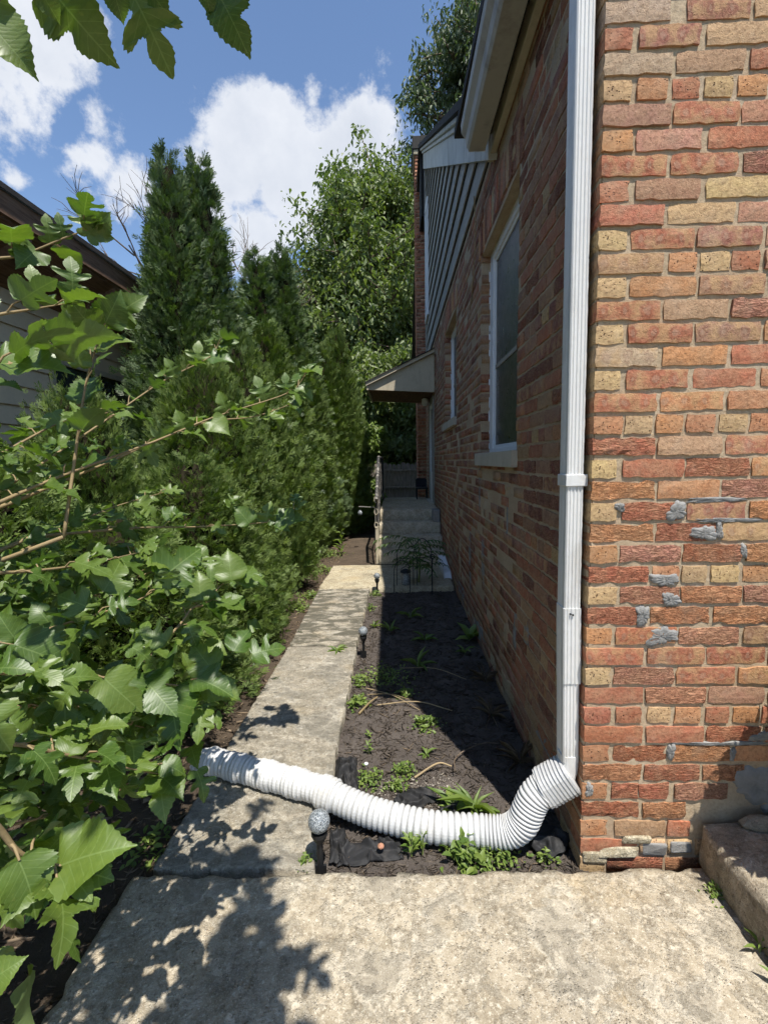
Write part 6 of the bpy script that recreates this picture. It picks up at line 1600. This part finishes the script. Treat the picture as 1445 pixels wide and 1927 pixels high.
weed((.972, 1.17, -.0), 'weed with long leaves in the gap beside the stone step', 6, .06, .26, .7, 38, stem=.03)
clump((.968, 1.34, .0), 'green moss in the gap under the stone step', 60, .035, .014, .03, 39)
weed((.965, 1.07, .0), 'leafy weed low in the gap at the right picture edge', 6, .055, .3, .7, 40, stem=.03)
# grass and weeds along the wall foot
for k, (x, y, lab) in enumerate([(.55, 2.05, 'grey dry tangle at the wall foot near the elbow'), (.50, 2.45, 'dry straw tangle at the wall foot in shade'), (.54, 2.85, 'wispy dry grass along the shaded wall foot')]):
    weed((x, y, zg), lab, 30, .11, .035, 1.0, 60 + k, mat='litter', name='dry_grass', group='dry grass at the wall', cat='grass')
# sumac seedling by the steps
sm = mk('sumac_seedling', (.22, 5.12, -.04), 'feathery young sumac arching in front of the steps', 'seedling')
LS = leaf_simple(.26, .08, .3); rr = np.random.RandomState(8); stw = MB(); PP, DD, UU2, SS = [], [], [], []
stw.tube([(0, 0, 0), (.02, .02, .25), (.0, .05, .55)], [.012, .009, .005], 6)
for k in range(15):
    a = k * 2.1 + rr.rand(); z0 = .16 + .38 * k / 15; L_ = rr.uniform(.32, .52); d = Vector((math.cos(a), math.sin(a) * .8, .55))
    pts = [Vector((0, .03, z0)) + d * L_ * t + Vector((0, 0, -.30 * L_ * t * t * 1.8)) for t in np.linspace(0, 1, 8)]
    stw.tube(pts, [.004, .0036, .003, .003, .0025, .002, .002, .001], 4, False)
    for i in range(1, 8):
        for sd in (-1, 1):
            s_ = (pts[i] - pts[i - 1]).normalized(); x = s_.cross(Vector((0, 0, 1))).normalized() * sd
            PP.append(tuple(pts[i])); DD.append(tuple(x + s_ * .5 + Vector((0, 0, -.35)))); UU2.append((rr.normal(0, .2), rr.normal(0, .2), 1)); SS.append(.105 * (1 - .04 * i))
V, F, tn, _ = inst(LS[0], LS[1], np.array(PP), frames(np.array(DD), np.array(UU2)) * np.array(SS)[:, None, None], rr.rand(len(PP)))
add_obj('leaves', np_mesh('leaves', V, F, tone=tn), sm, M['sumac']); stw.build('stem', M['stem'], sm)

rr = np.random.RandomState(77); n = 2600  # unseen potted shrub added to cast the rounded shadow on the step
sh = mk('shade_shrub', (1.31, 1.19, .152), 'round potted shrub added out of view to shade the stone step', 'shrub')
m = MB(); m.lathe([(.10, 0), (.13, .02), (.15, .20), (.165, .22), (.15, .24)], (0, 0, .0), 18); m.build('pot', M['limestone'], sh)
m = MB(); m.tube([(0, 0, .2), (.01, 0, .55)], .015, 6); m.build('stem', M['bark'], sh)
d = rr.normal(0, 1, (n, 3)); d /= np.linalg.norm(d, axis=1, keepdims=True); P = d * ((.21) * rr.rand(n) ** .25)[:, None] + np.array([0, 0, .52])
V, F, tn, _ = inst(LF[0], LF[1], P, frames(d + rr.normal(0, .6, (n, 3)), rr.normal(0, 1, (n, 3))) * .055, rr.rand(n))
add_obj('crown', np_mesh('crown', V, F, tone=tn), sh, M['weed'])
